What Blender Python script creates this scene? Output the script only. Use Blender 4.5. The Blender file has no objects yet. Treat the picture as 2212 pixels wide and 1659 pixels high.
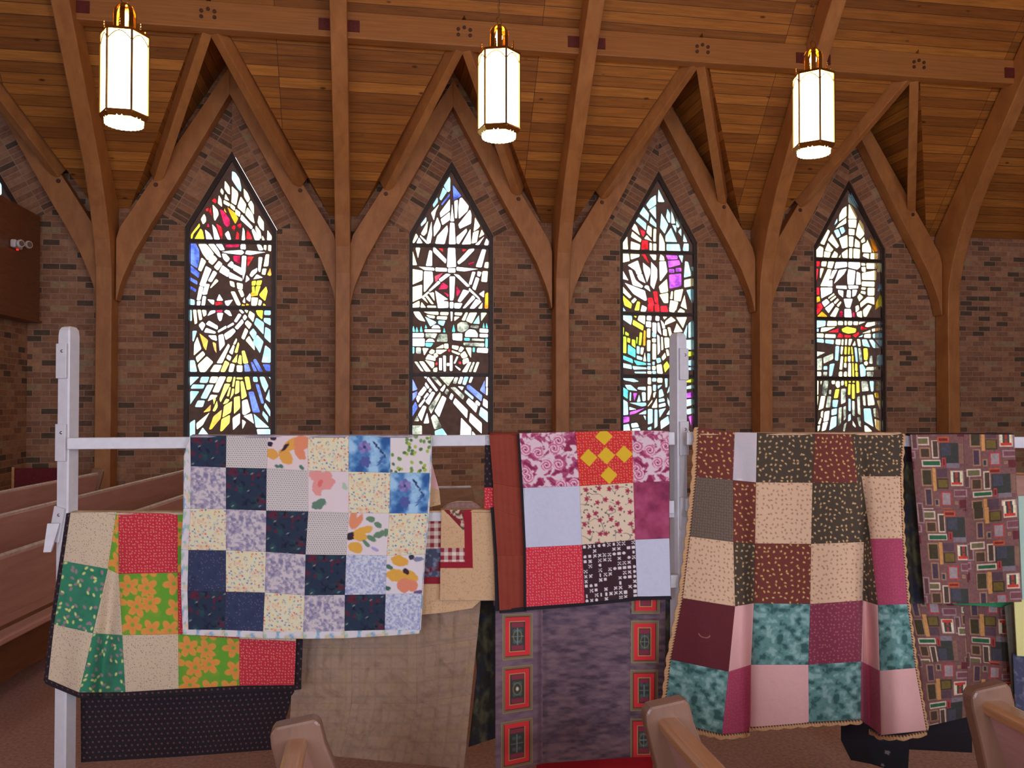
import bpy, bmesh, math, random
import numpy as np
from mathutils import Vector, Matrix, Quaternion, geometry
random.seed(7)
PI = math.pi
S = bpy.context.scene
COL = S.collection
# ---------------------------------------------------------------- camera, sky, exposure, daylight
# x runs along the window wall, y is the distance to it (wall at y = 12), z is up; the camera stands at (0, 0, 1.66)
F, PSI, PIT, EYE = 1800.0, math.radians(9.3), math.atan(33/1800), 1.66
cd = bpy.data.cameras.new('camera'); cam = bpy.data.objects.new('camera', cd); COL.objects.link(cam)
cd.sensor_width = 36; cd.lens = F/2212*36; cd.clip_start = .05; cd.clip_end = 200
cam.location = (0, 0, EYE); cam.rotation_euler = (PI/2+PIT, 0, -PSI)
S.camera = cam
S.view_settings.view_transform = 'Standard'; S.view_settings.look = 'None'
S.view_settings.exposure = 0.0; S.view_settings.gamma = 1; S.view_settings.use_curve_mapping = False
W = bpy.data.worlds.new('sky'); S.world = W; W.use_nodes = True
wn = W.node_tree.nodes; wl = W.node_tree.links
wn['Background'].inputs['Color'].default_value = (.93, .97, 1.0, 1)
wn['Background'].inputs['Strength'].default_value = 2.6
S.cycles.max_bounces = 6; S.cycles.transparent_max_bounces = 12
S.cycles.sample_clamp_indirect = 3.0; S.cycles.use_denoising = True

def arealight(name, loc, rot, sx, sy, power, color):
    l = bpy.data.lights.new(name, 'AREA'); l.shape = 'RECTANGLE'; l.size = sx; l.size_y = sy; l.energy = power; l.color = color
    o = bpy.data.objects.new(name, l); COL.objects.link(o); o.location = loc; o.rotation_euler = rot
    return o
DAY = 125
for k, u in enumerate((-5.1, -1.98, 1.08, 4.21, 7.33)):      # daylight coming in through the tall windows of the opposite wall
    arealight('daylight', (u, -5.85, 2.6), (PI/2, 0, 0), 1.2, 3.2, DAY, (.70, .76, 1.0))

# ---------------------------------------------------------------- helpers
def ray(x, y):
    X = (x-1106)/F; Y = (829.5-y)/F
    f = math.cos(PIT)-Y*math.sin(PIT); z = math.sin(PIT)+Y*math.cos(PIT)
    return f*math.sin(PSI)+X*math.cos(PSI), f*math.cos(PSI)-X*math.sin(PSI), z
def at(x, y, w):
    u, ww, z = ray(x, y); t = w/ww
    return (u*t, w, z*t+EYE)
def lin(c):
    c = np.asarray(c, float)/255.
    return np.where(c <= .04045, c/12.92, ((c+.055)/1.055)**2.4)
def tag(o, label=None, cat=None, group=None, kind=None):
    if label: o['label'] = label
    if cat: o['category'] = cat
    if group: o['group'] = group
    if kind: o['kind'] = kind
    return o
def empty(name, loc=(0, 0, 0), rz=0, **kw):
    o = bpy.data.objects.new(name, None); COL.objects.link(o); o.location = loc; o.rotation_euler = (0, 0, rz)
    o.empty_display_size = .1
    return tag(o, **kw)
def copy_tree(o, parent=None):
    c = o.copy(); COL.objects.link(c); c.parent = parent
    if parent is not None: c.matrix_parent_inverse = o.matrix_parent_inverse.copy()
    for ch in list(o.children): copy_tree(ch, c)
    return c
class MB:
    def __init__(s): s.v = []; s.f = []; s.m = []; s.uv = []; s.cur = 0
    def face(s, pts, uv=None):
        b = len(s.v); s.v += [tuple(p) for p in pts]; s.f.append(list(range(b, b+len(pts)))); s.m.append(s.cur)
        s.uv.append(uv if uv else [(0, 0)]*len(pts)); return s
    def mesh(s, vs, fs):
        b = len(s.v); s.v += [tuple(p) for p in vs]
        for f in fs: s.f.append([b+i for i in f]); s.m.append(s.cur); s.uv.append([(0, 0)]*len(f))
        return s
    def box(s, c, d, M=None):
        x, y, z = [k/2 for k in d]; C = Vector(c)
        vs = [Vector((a*x, b*y, e*z)) for a in (-1, 1) for b in (-1, 1) for e in (-1, 1)]
        if M is not None: vs = [M @ v for v in vs]
        return s.mesh([C+v for v in vs], [(0, 1, 3, 2), (4, 6, 7, 5), (0, 4, 5, 1), (2, 3, 7, 6), (0, 2, 6, 4), (1, 5, 7, 3)])
    def prism(s, poly, f0, f1):
        """poly: list of 2D points; f0, f1 map a 2D point to 3D"""
        n = len(poly); vs = [f0(*p) for p in poly]+[f1(*p) for p in poly]
        fs = [tuple(range(n))[::-1], tuple(range(n, 2*n))]+[(i, (i+1) % n, n+(i+1) % n, n+i) for i in range(n)]
        return s.mesh(vs, fs)
    def tube(s, pts, r, n=8, cap=True):
        pts = [Vector(p) for p in pts]; rings = []
        rr = r if isinstance(r, (list, tuple)) else [r]*len(pts)
        for i, p in enumerate(pts):
            t = (pts[min(i+1, len(pts)-1)]-pts[max(i-1, 0)]).normalized()
            a = t.orthogonal() if i == 0 else (a - t*a.dot(t))
            a.normalize(); b = t.cross(a)
            rings.append([p+(a*math.cos(2*PI*k/n)+b*math.sin(2*PI*k/n))*rr[i] for k in range(n)])
        vs = [v for q in rings for v in q]; fs = []
        for i in range(len(pts)-1):
            for k in range(n): fs.append((i*n+k, i*n+(k+1) % n, (i+1)*n+(k+1) % n, (i+1)*n+k))
        if cap: fs += [tuple(range(n))[::-1], tuple(range((len(pts)-1)*n, len(pts)*n))]
        return s.mesh(vs, fs)
    def lathe(s, prof, n=24, c=(0, 0, 0)):
        vs = []; fs = []; m = len(prof)
        for k in range(n):
            a = 2*PI*k/n
            vs += [(c[0]+r*math.cos(a), c[1]+r*math.sin(a), c[2]+z) for r, z in prof]
        for k in range(n):
            for i in range(m-1): fs.append((k*m+i, ((k+1) % n)*m+i, ((k+1) % n)*m+i+1, k*m+i+1))
        return s.mesh(vs, fs)
    def build(s, name, mats, parent=None, bevel=0, smooth=False, **kw):
        me = bpy.data.meshes.new(name); me.from_pydata(s.v, [], s.f)
        if not isinstance(mats, (list, tuple)): mats = [mats]
        for m in mats: me.materials.append(m)
        me.polygons.foreach_set('material_index', s.m)
        if smooth: me.polygons.foreach_set('use_smooth', [True]*len(s.f))
        if any(any(q != (0, 0) for q in u) for u in s.uv):
            l = me.uv_layers.new(name='UVMap'); l.data.foreach_set('uv', [c for u in s.uv for q in u for c in q])
        me.update()
        o = bpy.data.objects.new(name, me); COL.objects.link(o)
        if parent is not None: o.parent = parent
        if bevel:
            bm = bmesh.new(); bm.from_mesh(me); bmesh.ops.remove_doubles(bm, verts=bm.verts, dist=1e-5)
            bmesh.ops.recalc_face_normals(bm, faces=bm.faces); bm.to_mesh(me); bm.free()
            b = o.modifiers.new('edge', 'BEVEL'); b.width = bevel; b.segments = 2; b.limit_method = 'ANGLE'
        return tag(o, **kw)

# ---------------------------------------------------------------- materials
def mat(name):
    m = bpy.data.materials.new(name); m.use_nodes = True; nt = m.node_tree
    return m, nt, nt.nodes['Principled BSDF']
def node(nt, t, **kw):
    n = nt.nodes.new(t)
    for k, v in kw.items():
        if k in n.inputs: n.inputs[k].default_value = v
        else: setattr(n, k, v)
    return n
def ramp(nt, stops, interp='LINEAR'):
    n = nt.nodes.new('ShaderNodeValToRGB'); r = n.color_ramp; r.interpolation = interp
    while len(r.elements) < len(stops): r.elements.new(.5)
    for e, (p, c) in zip(r.elements, stops): e.position = p; e.color = (*c, 1)
    return n
def mixc(nt, a, b, fac, mode='MIX'):
    n = nt.nodes.new('ShaderNodeMix'); n.data_type = 'RGBA'; n.blend_type = mode
    for inp, v in ((n.inputs[0], fac), (n.inputs[6], a), (n.inputs[7], b)):
        if isinstance(v, bpy.types.NodeSocket): nt.links.new(v, inp)
        elif isinstance(v, (int, float)): inp.default_value = v
        else: inp.default_value = (*v, 1) if len(v) == 3 else v
    return n.outputs[2]
def plain(name, col, rough=.6, metal=0, noise=.12, nscale=30, bump=0):
    m, nt, b = mat(name)
    tc = node(nt, 'ShaderNodeTexCoord'); n = node(nt, 'ShaderNodeTexNoise', Scale=nscale, Detail=3.0)
    nt.links.new(tc.outputs['Object'], n.inputs['Vector'])
    c2 = tuple(max(0, k*(1-noise*2)) for k in col); c1 = tuple(min(1, k*(1+noise)) for k in col)
    r = ramp(nt, [(.3, c2), (.7, c1)]); nt.links.new(n.outputs['Fac'], r.inputs['Fac'])
    nt.links.new(r.outputs['Color'], b.inputs['Base Color'])
    b.inputs['Roughness'].default_value = rough; b.inputs['Metallic'].default_value = metal
    if bump:
        bp = node(nt, 'ShaderNodeBump', Strength=bump, Distance=.01); nt.links.new(n.outputs['Fac'], bp.inputs['Height'])
        nt.links.new(bp.outputs['Normal'], b.inputs['Normal'])
    return m
def brick_mat(name, L=.215, H=.081, stagger=.5):
    m, nt, b = mat(name); uv = node(nt, 'ShaderNodeUVMap')
    br = node(nt, 'ShaderNodeTexBrick', Scale=1.0); br.offset = stagger
    br.inputs['Color1'].default_value = (0, 0, 0, 1); br.inputs['Color2'].default_value = (1, 1, 1, 1); br.inputs['Mortar'].default_value = (.5, .5, .5, 1)
    br.inputs['Brick Width'].default_value = L; br.inputs['Row Height'].default_value = H
    br.inputs['Mortar Size'].default_value = .006; br.inputs['Mortar Smooth'].default_value = .3; br.inputs['Bias'].default_value = 0
    nt.links.new(uv.outputs['UV'], br.inputs['Vector'])
    r = ramp(nt, [(0, (.13, .095, .065)), (.09, (.20, .12, .075)), (.15, (.34, .175, .10)), (.35, (.41, .215, .12)), (.55, (.46, .26, .15)), (.72, (.34, .19, .12)), (.85, (.52, .30, .17)), (.95, (.44, .33, .18))], 'CONSTANT')
    nt.links.new(br.outputs['Color'], r.inputs['Fac'])
    n = node(nt, 'ShaderNodeTexNoise', Scale=14.0, Detail=6.0, Roughness=.7); nt.links.new(uv.outputs['UV'], n.inputs['Vector'])
    r2 = ramp(nt, [(.25, (.62, .6, .6)), (.75, (1.25, 1.2, 1.15))]); nt.links.new(n.outputs['Fac'], r2.inputs['Fac'])
    c = mixc(nt, r.outputs['Color'], r2.outputs['Color'], 1.0, 'MULTIPLY')
    c = mixc(nt, c, (.44, .30, .20), br.outputs['Fac'])
    nt.links.new(c, b.inputs['Base Color']); b.inputs['Roughness'].default_value = .9
    bp = node(nt, 'ShaderNodeBump', Strength=.5, Distance=.006); bp.invert = True
    nt.links.new(br.outputs['Fac'], bp.inputs['Height']); nt.links.new(bp.outputs['Normal'], b.inputs['Normal'])
    return m
def plank_mat(name, dark=1.0):
    m, nt, b = mat(name); uv = node(nt, 'ShaderNodeUVMap')
    br = node(nt, 'ShaderNodeTexBrick', Scale=1.0); br.offset = .37; br.offset_frequency = 1
    br.inputs['Color1'].default_value = (0, 0, 0, 1); br.inputs['Color2'].default_value = (1, 1, 1, 1); br.inputs['Mortar'].default_value = (.3, .3, .3, 1)
    br.inputs['Brick Width'].default_value = 3.3; br.inputs['Row Height'].default_value = .135
    br.inputs['Mortar Size'].default_value = .004; br.inputs['Mortar Smooth'].default_value = .2
    nt.links.new(uv.outputs['UV'], br.inputs['Vector'])
    D = dark
    r = ramp(nt, [(0, (.32*D, .125*D, .024*D)), (.35, (.42*D, .170*D, .031*D)), (.7, (.53*D, .225*D, .042*D)), (1, (.66*D, .30*D, .058*D))])
    nt.links.new(br.outputs['Color'], r.inputs['Fac'])
    mp = node(nt, 'ShaderNodeMapping'); mp.inputs['Scale'].default_value = (.8, 14, 1); nt.links.new(uv.outputs['UV'], mp.inputs['Vector'])
    n = node(nt, 'ShaderNodeTexNoise', Scale=2.2, Detail=6.0, Roughness=.65); nt.links.new(mp.outputs['Vector'], n.inputs['Vector'])
    r2 = ramp(nt, [(.3, (.62, .56, .5)), (.7, (1.15, 1.12, 1.1))]); nt.links.new(n.outputs['Fac'], r2.inputs['Fac'])
    c = mixc(nt, r.outputs['Color'], r2.outputs['Color'], 1.0, 'MULTIPLY')
    mv = node(nt, 'ShaderNodeMapping'); mv.inputs['Scale'].default_value = (2.3, 5.2, 1); nt.links.new(uv.outputs['UV'], mv.inputs['Vector'])
    v = node(nt, 'ShaderNodeTexVoronoi', Scale=1.0); nt.links.new(mv.outputs['Vector'], v.inputs['Vector'])
    r3 = ramp(nt, [(.05, (.3, .2, .15)), (.11, (1, 1, 1))]); nt.links.new(v.outputs['Distance'], r3.inputs['Fac'])
    c = mixc(nt, c, r3.outputs['Color'], 1.0, 'MULTIPLY')
    c = mixc(nt, c, (.08*D, .035*D, .016*D), br.outputs['Fac'])
    nt.links.new(c, b.inputs['Base Color']); b.inputs['Roughness'].default_value = .55
    return m
def wood_mat(name, c0, c1, rough=.5, scale=(1, 1, 14), coat=0, lam=0):
    """grain stretched along the axis with the small scale"""
    m, nt, b = mat(name); tc = node(nt, 'ShaderNodeTexCoord'); mp = node(nt, 'ShaderNodeMapping'); mp.inputs['Scale'].default_value = scale
    nt.links.new(tc.outputs['Object'], mp.inputs['Vector'])
    n = node(nt, 'ShaderNodeTexNoise', Scale=2.5, Detail=8.0, Roughness=.6, Distortion=.4); nt.links.new(mp.outputs['Vector'], n.inputs['Vector'])
    r = ramp(nt, [(.3, c0), (.7, c1)]); nt.links.new(n.outputs['Fac'], r.inputs['Fac'])
    nt.links.new(r.outputs['Color'], b.inputs['Base Color']); b.inputs['Roughness'].default_value = rough
    if coat: b.inputs['Coat Weight'].default_value = coat; b.inputs['Coat Roughness'].default_value = .15
    return m
def vcol_mat(name, rough=.85, sheen=.15, bump=.25):
    m, nt, b = mat(name); a = node(nt, 'ShaderNodeAttribute', attribute_name='Col')
    nt.links.new(a.outputs['Color'], b.inputs['Base Color']); b.inputs['Roughness'].default_value = rough
    b.inputs['Sheen Weight'].default_value = sheen
    tc = node(nt, 'ShaderNodeTexCoord'); n = node(nt, 'ShaderNodeTexNoise', Scale=9.0, Detail=6.0, Roughness=.6); nt.links.new(tc.outputs['Object'], n.inputs['Vector'])
    bp = node(nt, 'ShaderNodeBump', Strength=bump, Distance=.02); nt.links.new(n.outputs['Fac'], bp.inputs['Height']); nt.links.new(bp.outputs['Normal'], b.inputs['Normal'])
    return m
def glass_mat(name, col, tex=.25, scale=7):
    """tinted see-through window glass with seeds and streaks in the tint"""
    m, nt, b = mat(name); nt.nodes.remove(b); out = [n for n in nt.nodes if n.type == 'OUTPUT_MATERIAL'][0]
    tc = node(nt, 'ShaderNodeTexCoord'); n = node(nt, 'ShaderNodeTexNoise', Scale=float(scale), Detail=4.0, Roughness=.65); nt.links.new(tc.outputs['Object'], n.inputs['Vector'])
    lo = tuple(max(0, c*(1-tex*1.6)) for c in col); hi = tuple(min(1, c*(1+tex)) for c in col)
    r = ramp(nt, [(.35, lo), (.68, hi)]); nt.links.new(n.outputs['Fac'], r.inputs['Fac'])
    t = node(nt, 'ShaderNodeBsdfTransparent'); nt.links.new(r.outputs['Color'], t.inputs['Color'])
    g = node(nt, 'ShaderNodeBsdfGlossy', Roughness=.12); mx = node(nt, 'ShaderNodeMixShader'); mx.inputs[0].default_value = .04
    nt.links.new(t.outputs[0], mx.inputs[1]); nt.links.new(g.outputs[0], mx.inputs[2]); nt.links.new(mx.outputs[0], out.inputs['Surface'])
    return m
def emit_mat(name, col, st):
    m, nt, b = mat(name); b.inputs['Base Color'].default_value = (*col, 1); b.inputs['Emission Color'].default_value = (*col, 1); b.inputs['Emission Strength'].default_value = st
    b.inputs['Roughness'].default_value = .4
    return m
LAMP = 13.0
M_brick = brick_mat('brick'); M_arch = brick_mat('brick_soldier', .235, .076, 0.0)
M_plank = plank_mat('pine_planks')
M_beam = wood_mat('laminated_timber', (.40, .165, .052), (.58, .265, .085), .5, (3, 1.5, 1.2))
M_beamh = wood_mat('laminated_timber_level', (.40, .165, .045), (.56, .25, .075), .5, (.6, 3, 18))
M_plate = plain('red_brown_plate', (.16, .03, .022), .5)
M_bolt = plain('bolt_metal', (.14, .06, .035), .5, .3)
M_frame = plain('dark_bronze_frame', (.045, .028, .022), .5)
M_matrix = plain('brown_resin', (.24, .16, .13), .8, 0, .1, 12)
M_trimw = plain('pale_edge', (.45, .33, .22), .6)
M_white = plain('white_paint', (.80, .78, .77), .42, 0, .03)
M_bolts = plain('steel', (.5, .5, .5), .3, .9)
M_brass = plain('polished_brass', (.85, .55, .16), .18, 1.0, .05)
M_bronze = plain('aged_brass', (.36, .22, .09), .35, .8, .05)
M_lamp = emit_mat('lit_lamp_glass', (1, .70, .38), LAMP)
M_bulb = emit_mat('lit_bulb', (1, .72, .3), 12)
M_pew = wood_mat('pew_back_wood', (.60, .33, .28), (.78, .46, .40), .3, (6, .8, 6), .25)
M_pewrail = wood_mat('pew_rail_wood', (.52, .25, .10), (.72, .38, .17), .25, (8, .8, 8), .4)
M_pewhighlight = plain('rail_edge_highlight', (.80, .70, .66), .3)  # highlight along the top edges painted as a pale colour
M_pewend = wood_mat('pew_end_wood', (.26, .14, .085), (.38, .21, .13), .35, (5, 5, 1), .2)
M_panel = wood_mat('dark_wood_panel', (.16, .06, .022), (.26, .10, .04), .45, (2, 2, 9))
M_carpet = plain('carpet', (.50, .30, .25), .95, 0, .14, 60, .3)
M_red = plain('red_upholstery', (.16, .012, .018), .8)
M_plaster = plain('dull_plaster', (.40, .30, .22), .9)
# ---------------------------------------------------------------- the room: floor, brick walls, planked roof
WALL, EAVE, RIDGE_H, SLOPE = 12.0, 4.26, 6.46, 1.28
BAYS = [-8.20, -5.09, -1.98, 1.08, 4.21, 7.33]; WB = [-5.20, -1.98, 1.08, 4.21, 7.33]
RIBS = [-6.64, -3.54, -.45, 2.65, 5.77, 8.89]
U0, U1, Y0, GH = -9.75, 14.0, -6.0, 1.33
RU, RUW = 3.0, EAVE+(WALL-3.0)*SLOPE
HW, SILL, SHO, TIP = .615, 1.08, 4.03, 5.11
def struct(mb, name, mats, **kw): return mb.build(name, mats, kind='structure', **kw)
m = MB(); m.face([(U0, Y0, 0), (U1, Y0, 0), (U1, WALL+.3, 0), (U0, WALL+.3, 0)]); m.face([(U0, Y0, -.1), (U0, WALL+.3, -.1), (U1, WALL+.3, -.1), (U1, Y0, -.1)])
struct(m, 'floor', M_carpet)
def roof_pts(w): return EAVE+(WALL-w)*SLOPE
sl = math.sqrt(1+SLOPE**2)
m = MB(); 
def rq(pts, off=0):
    m.face(pts, [(p[0]+off, (WALL-p[1])*sl) for p in pts])
NW = WALL-(RIDGE_H-EAVE)/SLOPE
ed = [U0]+BAYS
rq([(U0, WALL, EAVE), (BAYS[0]-GH, WALL, EAVE), (BAYS[0], NW, RIDGE_H), (U0, NW, RIDGE_H)])
for a, b in zip(BAYS, BAYS[1:]):
    rq([(a+GH, WALL, EAVE), (b-GH, WALL, EAVE), (b, NW, RIDGE_H), (a, NW, RIDGE_H)])
rq([(BAYS[-1]+GH, WALL, EAVE), (U1, WALL, EAVE), (U1, NW, RIDGE_H), (BAYS[-1], NW, RIDGE_H)])
rq([(U0, NW, RIDGE_H), (U1, NW, RIDGE_H), (U1, RU, RUW), (U0, RU, RUW)])
for u in BAYS:                                  # the little cross gables over the windows
    for s in (-1, 1):
        pts = [(u, NW, RIDGE_H), (u, WALL, RIDGE_H), (u+s*GH, WALL, EAVE)]
        if s < 0: pts = pts[::-1]
        m.face(pts, [(p[1]*1.0, abs(p[0]-u)*1.93+s) for p in pts])
m.face([(U0, RU, RUW), (U1, RU, RUW), (U1, Y0, EAVE), (U0, Y0, EAVE)], [(U0, 0), (U1, 0), (U1, 14), (U0, 14)])
struct(m, 'ceiling', M_plank)

def cdt_wall(outline, holes):
    vs = []; es = []; loops = []
    for lp in [outline]+holes:
        b = len(vs); vs += [Vector(p) for p in lp]; es += [(b+i, b+(i+1) % len(lp)) for i in range(len(lp))]
    r = geometry.delaunay_2d_cdt(vs, es, [], 1, 1e-5)
    def inside(p, lp):
        c = False; n = len(lp)
        for i in range(n):
            x1, y1 = lp[i]; x2, y2 = lp[(i+1) % n]
            if (y1 > p[1]) != (y2 > p[1]) and p[0] < (x2-x1)*(p[1]-y1)/(y2-y1)+x1: c = not c
        return c
    out = []
    for f in r[2]:
        P = [tuple(r[0][i]) for i in f]; c = (sum(p[0] for p in P)/len(P), sum(p[1] for p in P)/len(P))
        if inside(c, outline) and not any(inside(c, h) for h in holes): out.append(P)
    return out
out = [(U0, 0), (U1, 0), (U1, EAVE)]
for u in BAYS[::-1]: out += [(u+GH, EAVE), (u, RIDGE_H), (u-GH, EAVE)]
out += [(U0, EAVE)]
holes = [[(u-HW, SILL), (u+HW, SILL), (u+HW, SHO), (u, TIP), (u-HW, SHO)] for u in WB]
m = MB()
for P in cdt_wall(out, holes): m.face([(x, WALL, z) for x, z in P], [(x, z) for x, z in P])
for h in holes:
    for i in range(5):
        (x1, z1), (x2, z2) = h[i], h[(i+1) % 5]; d = math.hypot(x2-x1, z2-z1)
        m.face([(x1, WALL, z1), (x2, WALL, z2), (x2, WALL+.3, z2), (x1, WALL+.3, z1)], [(0, z1), (d, z1+.001), (d, z1+.3), (0, z1+.3)] if abs(x1-x2) > .01 else [(0, z1), (0, z2), (.3, z2), (.3, z1)])
struct(m, 'wall_back', M_brick)
for k, u in enumerate(WB):                       # soldier courses laid square to the slopes of each pointed head
    m = MB(); dx, dz = HW, TIP-SHO; L = math.hypot(dx, dz); tx, tz = dx/L, dz/L; nx, nz = -tz, tx; Wd = .47
    for s in (-1, 1):
        A = (-HW, SHO); B = (0, TIP); C = (0, TIP+Wd/tx); D = (-HW+nx*Wd, SHO+nz*Wd)
        pts = []; uvs = []
        for (x, z) in (A, B, C, D):
            t = (x-A[0])*tx+(z-A[1])*tz; q = (x-A[0])*nx+(z-A[1])*nz
            pts.append((u-s*x*1.0, WALL-.004, z)); uvs.append((q, t+s*1.7+k*.37))
        if s < 0: pts = pts[::-1]; uvs = uvs[::-1]
        m.face(pts, uvs)
    struct(m, 'trim_%d' % (k+1), M_arch)
m = MB()                                          # the other three walls (behind and beside the camera)
for P in cdt_wall([(U0, 0), (U1, 0), (U1, EAVE), (U0, EAVE)], [[(u-HW, SILL), (u+HW, SILL), (u+HW, SHO), (u-HW, SHO)] for u in WB]):
    m.face([(x, Y0, z) for x, z in P][::-1], [(x, z) for x, z in P][::-1])
struct(m, 'wall_front', M_brick)
for nm, u in (('wall_left', U0), ('wall_right', U1)):
    m = MB(); P = [(Y0, 0), (WALL, 0), (WALL, EAVE), (RU, RUW), (Y0, EAVE)]
    m.face([(u, y, z) for y, z in P], [(y, z) for y, z in P]); struct(m, nm, M_brick)
# brick return of the side bay at the far left, below the wooden box
m = MB()
RX = -4.585
m.face([(RX, 9.2, 0), (RX, WALL, 0), (RX, WALL, 2.72), (RX, 9.2, 2.72)], [(9.2, 0), (WALL, 0), (WALL, 2.72), (9.2, 2.72)])
m.face([(RX-.4, 9.2, 0), (RX, 9.2, 0), (RX, 9.2, 2.72), (RX-.4, 9.2, 2.72)], [(0, 0), (.4, 0), (.4, 2.72), (0, 2.72)])
m.face([(RX-.4, 9.2, 2.72), (RX, 9.2, 2.72), (RX, WALL, 2.72), (RX-.4, WALL, 2.72)])
m.face([(RX-.4, 9.2, 0), (RX-.4, 9.2, 2.72), (RX-.4, WALL, 2.72), (RX-.4, WALL, 0)])
struct(m, 'wall_side', M_brick)
# glazing of the opposite wall
M_clear = glass_mat('clear_pane', (.85, .9, 1), .05)
for k, u in enumerate(WB):
    w_ = empty('window_%d' % (k+6), (u, Y0, 0), kind='structure')
    m = MB(); m.face([(-HW, 0, SILL), (HW, 0, SILL), (HW, 0, SHO), (-HW, 0, SHO)]); m.build('pane', M_clear, w_)
    m = MB()
    for x in (-HW+.03, HW-.03): m.box((x, 0, (SILL+SHO)/2), (.06, .08, SHO-SILL))
    for z in (SILL+.03, (SILL+SHO)/2, SHO-.03): m.box((0, 0, z), (HW*2-.12, .08, .06))
    m.build('window_frame', M_frame, w_)

# ---------------------------------------------------------------- timber
RIB_IN = [(11.68, 0), (11.68, 3.0), (11.66, 3.4), (11.57, 3.75), (11.41, 4.15), (11.16, 4.62), (10.97, 4.90), (10.77, 5.18), (10.43, 5.65), (10.09, 6.12), (9.73, 6.58)]
top = (RU, RUW-.75)
ribprof = [(WALL-.02, 0), (WALL-.02, EAVE-.03), (RU, RUW-.03), top] + RIB_IN[::-1]
for k, u in enumerate(RIBS):
    m = MB(); m.prism(ribprof, lambda y, z: (u-.10, y, z), lambda y, z: (u+.10, y, z))
    lab = ['curved laminated timber rib far left beyond the frame', 'curved laminated timber rib at the far left, rising left of the first stained glass window',
           'straight-looking laminated timber rib between the first and second stained glass windows', 'laminated timber rib between the second and third stained glass windows',
           'laminated timber rib between the third and fourth stained glass windows', 'curved laminated timber rib right of the fourth stained glass window'][k]
    if k == 0: continue
    o = m.build('rib_beam', M_beam, bevel=.012, label=lab, kind='structure')
ARI = [(1.43, 0.5), (1.43, 2.98), (1.385, 3.18), (1.34, 3.315), (1.21, 3.629), (1.02, 3.984), (.705, 4.541), (0, 5.83)]
def offs(pl, d):
    o = []
    for i, p in enumerate(pl):
        a = pl[max(i-1, 0)]; b = pl[min(i+1, len(pl)-1)]; tx, tz = b[0]-a[0], b[1]-a[1]; L = math.hypot(tx, tz)
        o.append((p[0]+tz/L*d, p[1]-tx/L*d))
    return o
upper = [p for p in ARI if p[1] > 2.5]
outer = [(1.44, 2.98), (1.44, 3.45), (1.44, 3.80), (1.40, 3.95), (1.09, 4.456), (0, 6.21)]
for u in BAYS[1:]:
    for s in (-1, 1):
        poly = upper+outer[::-1]
        if s < 0: pass
        m = MB(); m.prism([(s*x, z) for x, z in poly], lambda x, z: (u+x, WALL-.02, z), lambda x, z: (u+x, 11.78, z))
        o = m.build('gable_beam', M_beam, bevel=.008, kind='structure', label='curved timber gable beam on the %s slope over the window' % ('left' if s < 0 else 'right'), group='timber beams over the windows')
        m = MB(); m.lathe([(0, .012), (.024, .012), (.030, 0)], 12)
        b = m.build('bolt', M_bolt, o); b.location = (u+s*.945, 11.78, 4.545); b.rotation_euler = (PI/2, 0, 0)
        # valley beam, from the level beam down to the gable beam
        A = Vector((u+s*.05, 10.46, 6.10)); B = Vector((u+s*.93, 11.80, 4.62)); d = (B-A).normalized()
        side = d.cross(Vector((0, 0, 1))).normalized()
        upv = side.cross(d).normalized()
        if upv.z < 0: upv = -upv
        mm = MB(); q = [(-.06, -.04), (.06, -.04), (.06, .20), (-.06, .20)]
        mm.prism(q, lambda a, c: A+side*a+upv*c, lambda a, c: B+side*a+upv*c)
        mm.build('valley_beam', M_beam, bevel=.008, kind='structure')
# the level beam that carries the valleys, with its bolts and plates
m = MB(); m.box(((RIBS[1]+U1)/2, 10.37, 6.235), (U1-RIBS[1], .18, .33))
pur = m.build('purlin_beam', M_beamh, bevel=.01, kind='structure', label='long level timber beam with bolt circles running across the roof')
for u in BAYS[2:]:
    for x, z in ((-.075, -.035), (-.075, .035), (0, .06), (.075, .035), (.075, -.035)):
        m = MB(); m.lathe([(0, -.014), (.022, -.012), (.024, 0)], 10); b = m.build('bolt', M_bolt, pur); b.location = (u+x, 10.28, 6.24+z); b.rotation_euler = (PI/2, 0, 0); b.scale = (1, 1, -1)
for u in RIBS[1:]:
    for s in ((1,) if u == RIBS[1] else (-1, 1)):
        m = MB(); m.box((u+s*.17, 10.272, 6.215), (.15, .016, .14)); m.build('plate', M_plate, pur)

# ---------------------------------------------------------------- wooden box high on the left, with its emergency light
BX = -4.40
m = MB(); m.box((BX-.75, 10.65, (2.70+4.09)/2), (1.5, 2.5, 1.39))
bo = m.build('wall_cabinet', M_panel, bevel=.01, label='dark wood panelled box hung high on the left side wall beyond the window', cat='cabinet')
m = MB(); m.box((BX-.75, 10.65, 2.685), (1.54, 2.54, .03)); m.build('bottom_trim', M_panel, bo)
P = Vector(at(28, 528, 1)) - Vector((0, 0, EYE)); t = BX/P.x; P = Vector((BX, P.y*t, EYE+P.z*t))
el = empty('emergency_light', tuple(P), label='white emergency light with two lamp heads on the dark wooden box', cat='emergency light')
m = MB(); m.box((.04, 0, 0), (.07, .22, .10)); m.build('housing', M_white, el, bevel=.02)
for s, q in ((-1, 0), (1, 1)):
    m = MB(); m.lathe([(0, .05), (.045, .05), (.05, .03), (.02, -.02), (0, -.02)], 14); h = m.build('lamp_head', M_white, el, smooth=False)
    h.location = (.11, s*.12, -.01+.03*q); h.rotation_euler = (0, PI/2, -.5)
    m = MB(); m.lathe([(0, .052), (.036, .052)], 14); l_ = m.build('lens', M_bolts, h)
m = MB(); m.box((.04, .03, -.06), (.02, .02, .015)); m.build('indicator', emit_mat('red_indicator', (1, .02, .02), 1.2), el)

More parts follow.
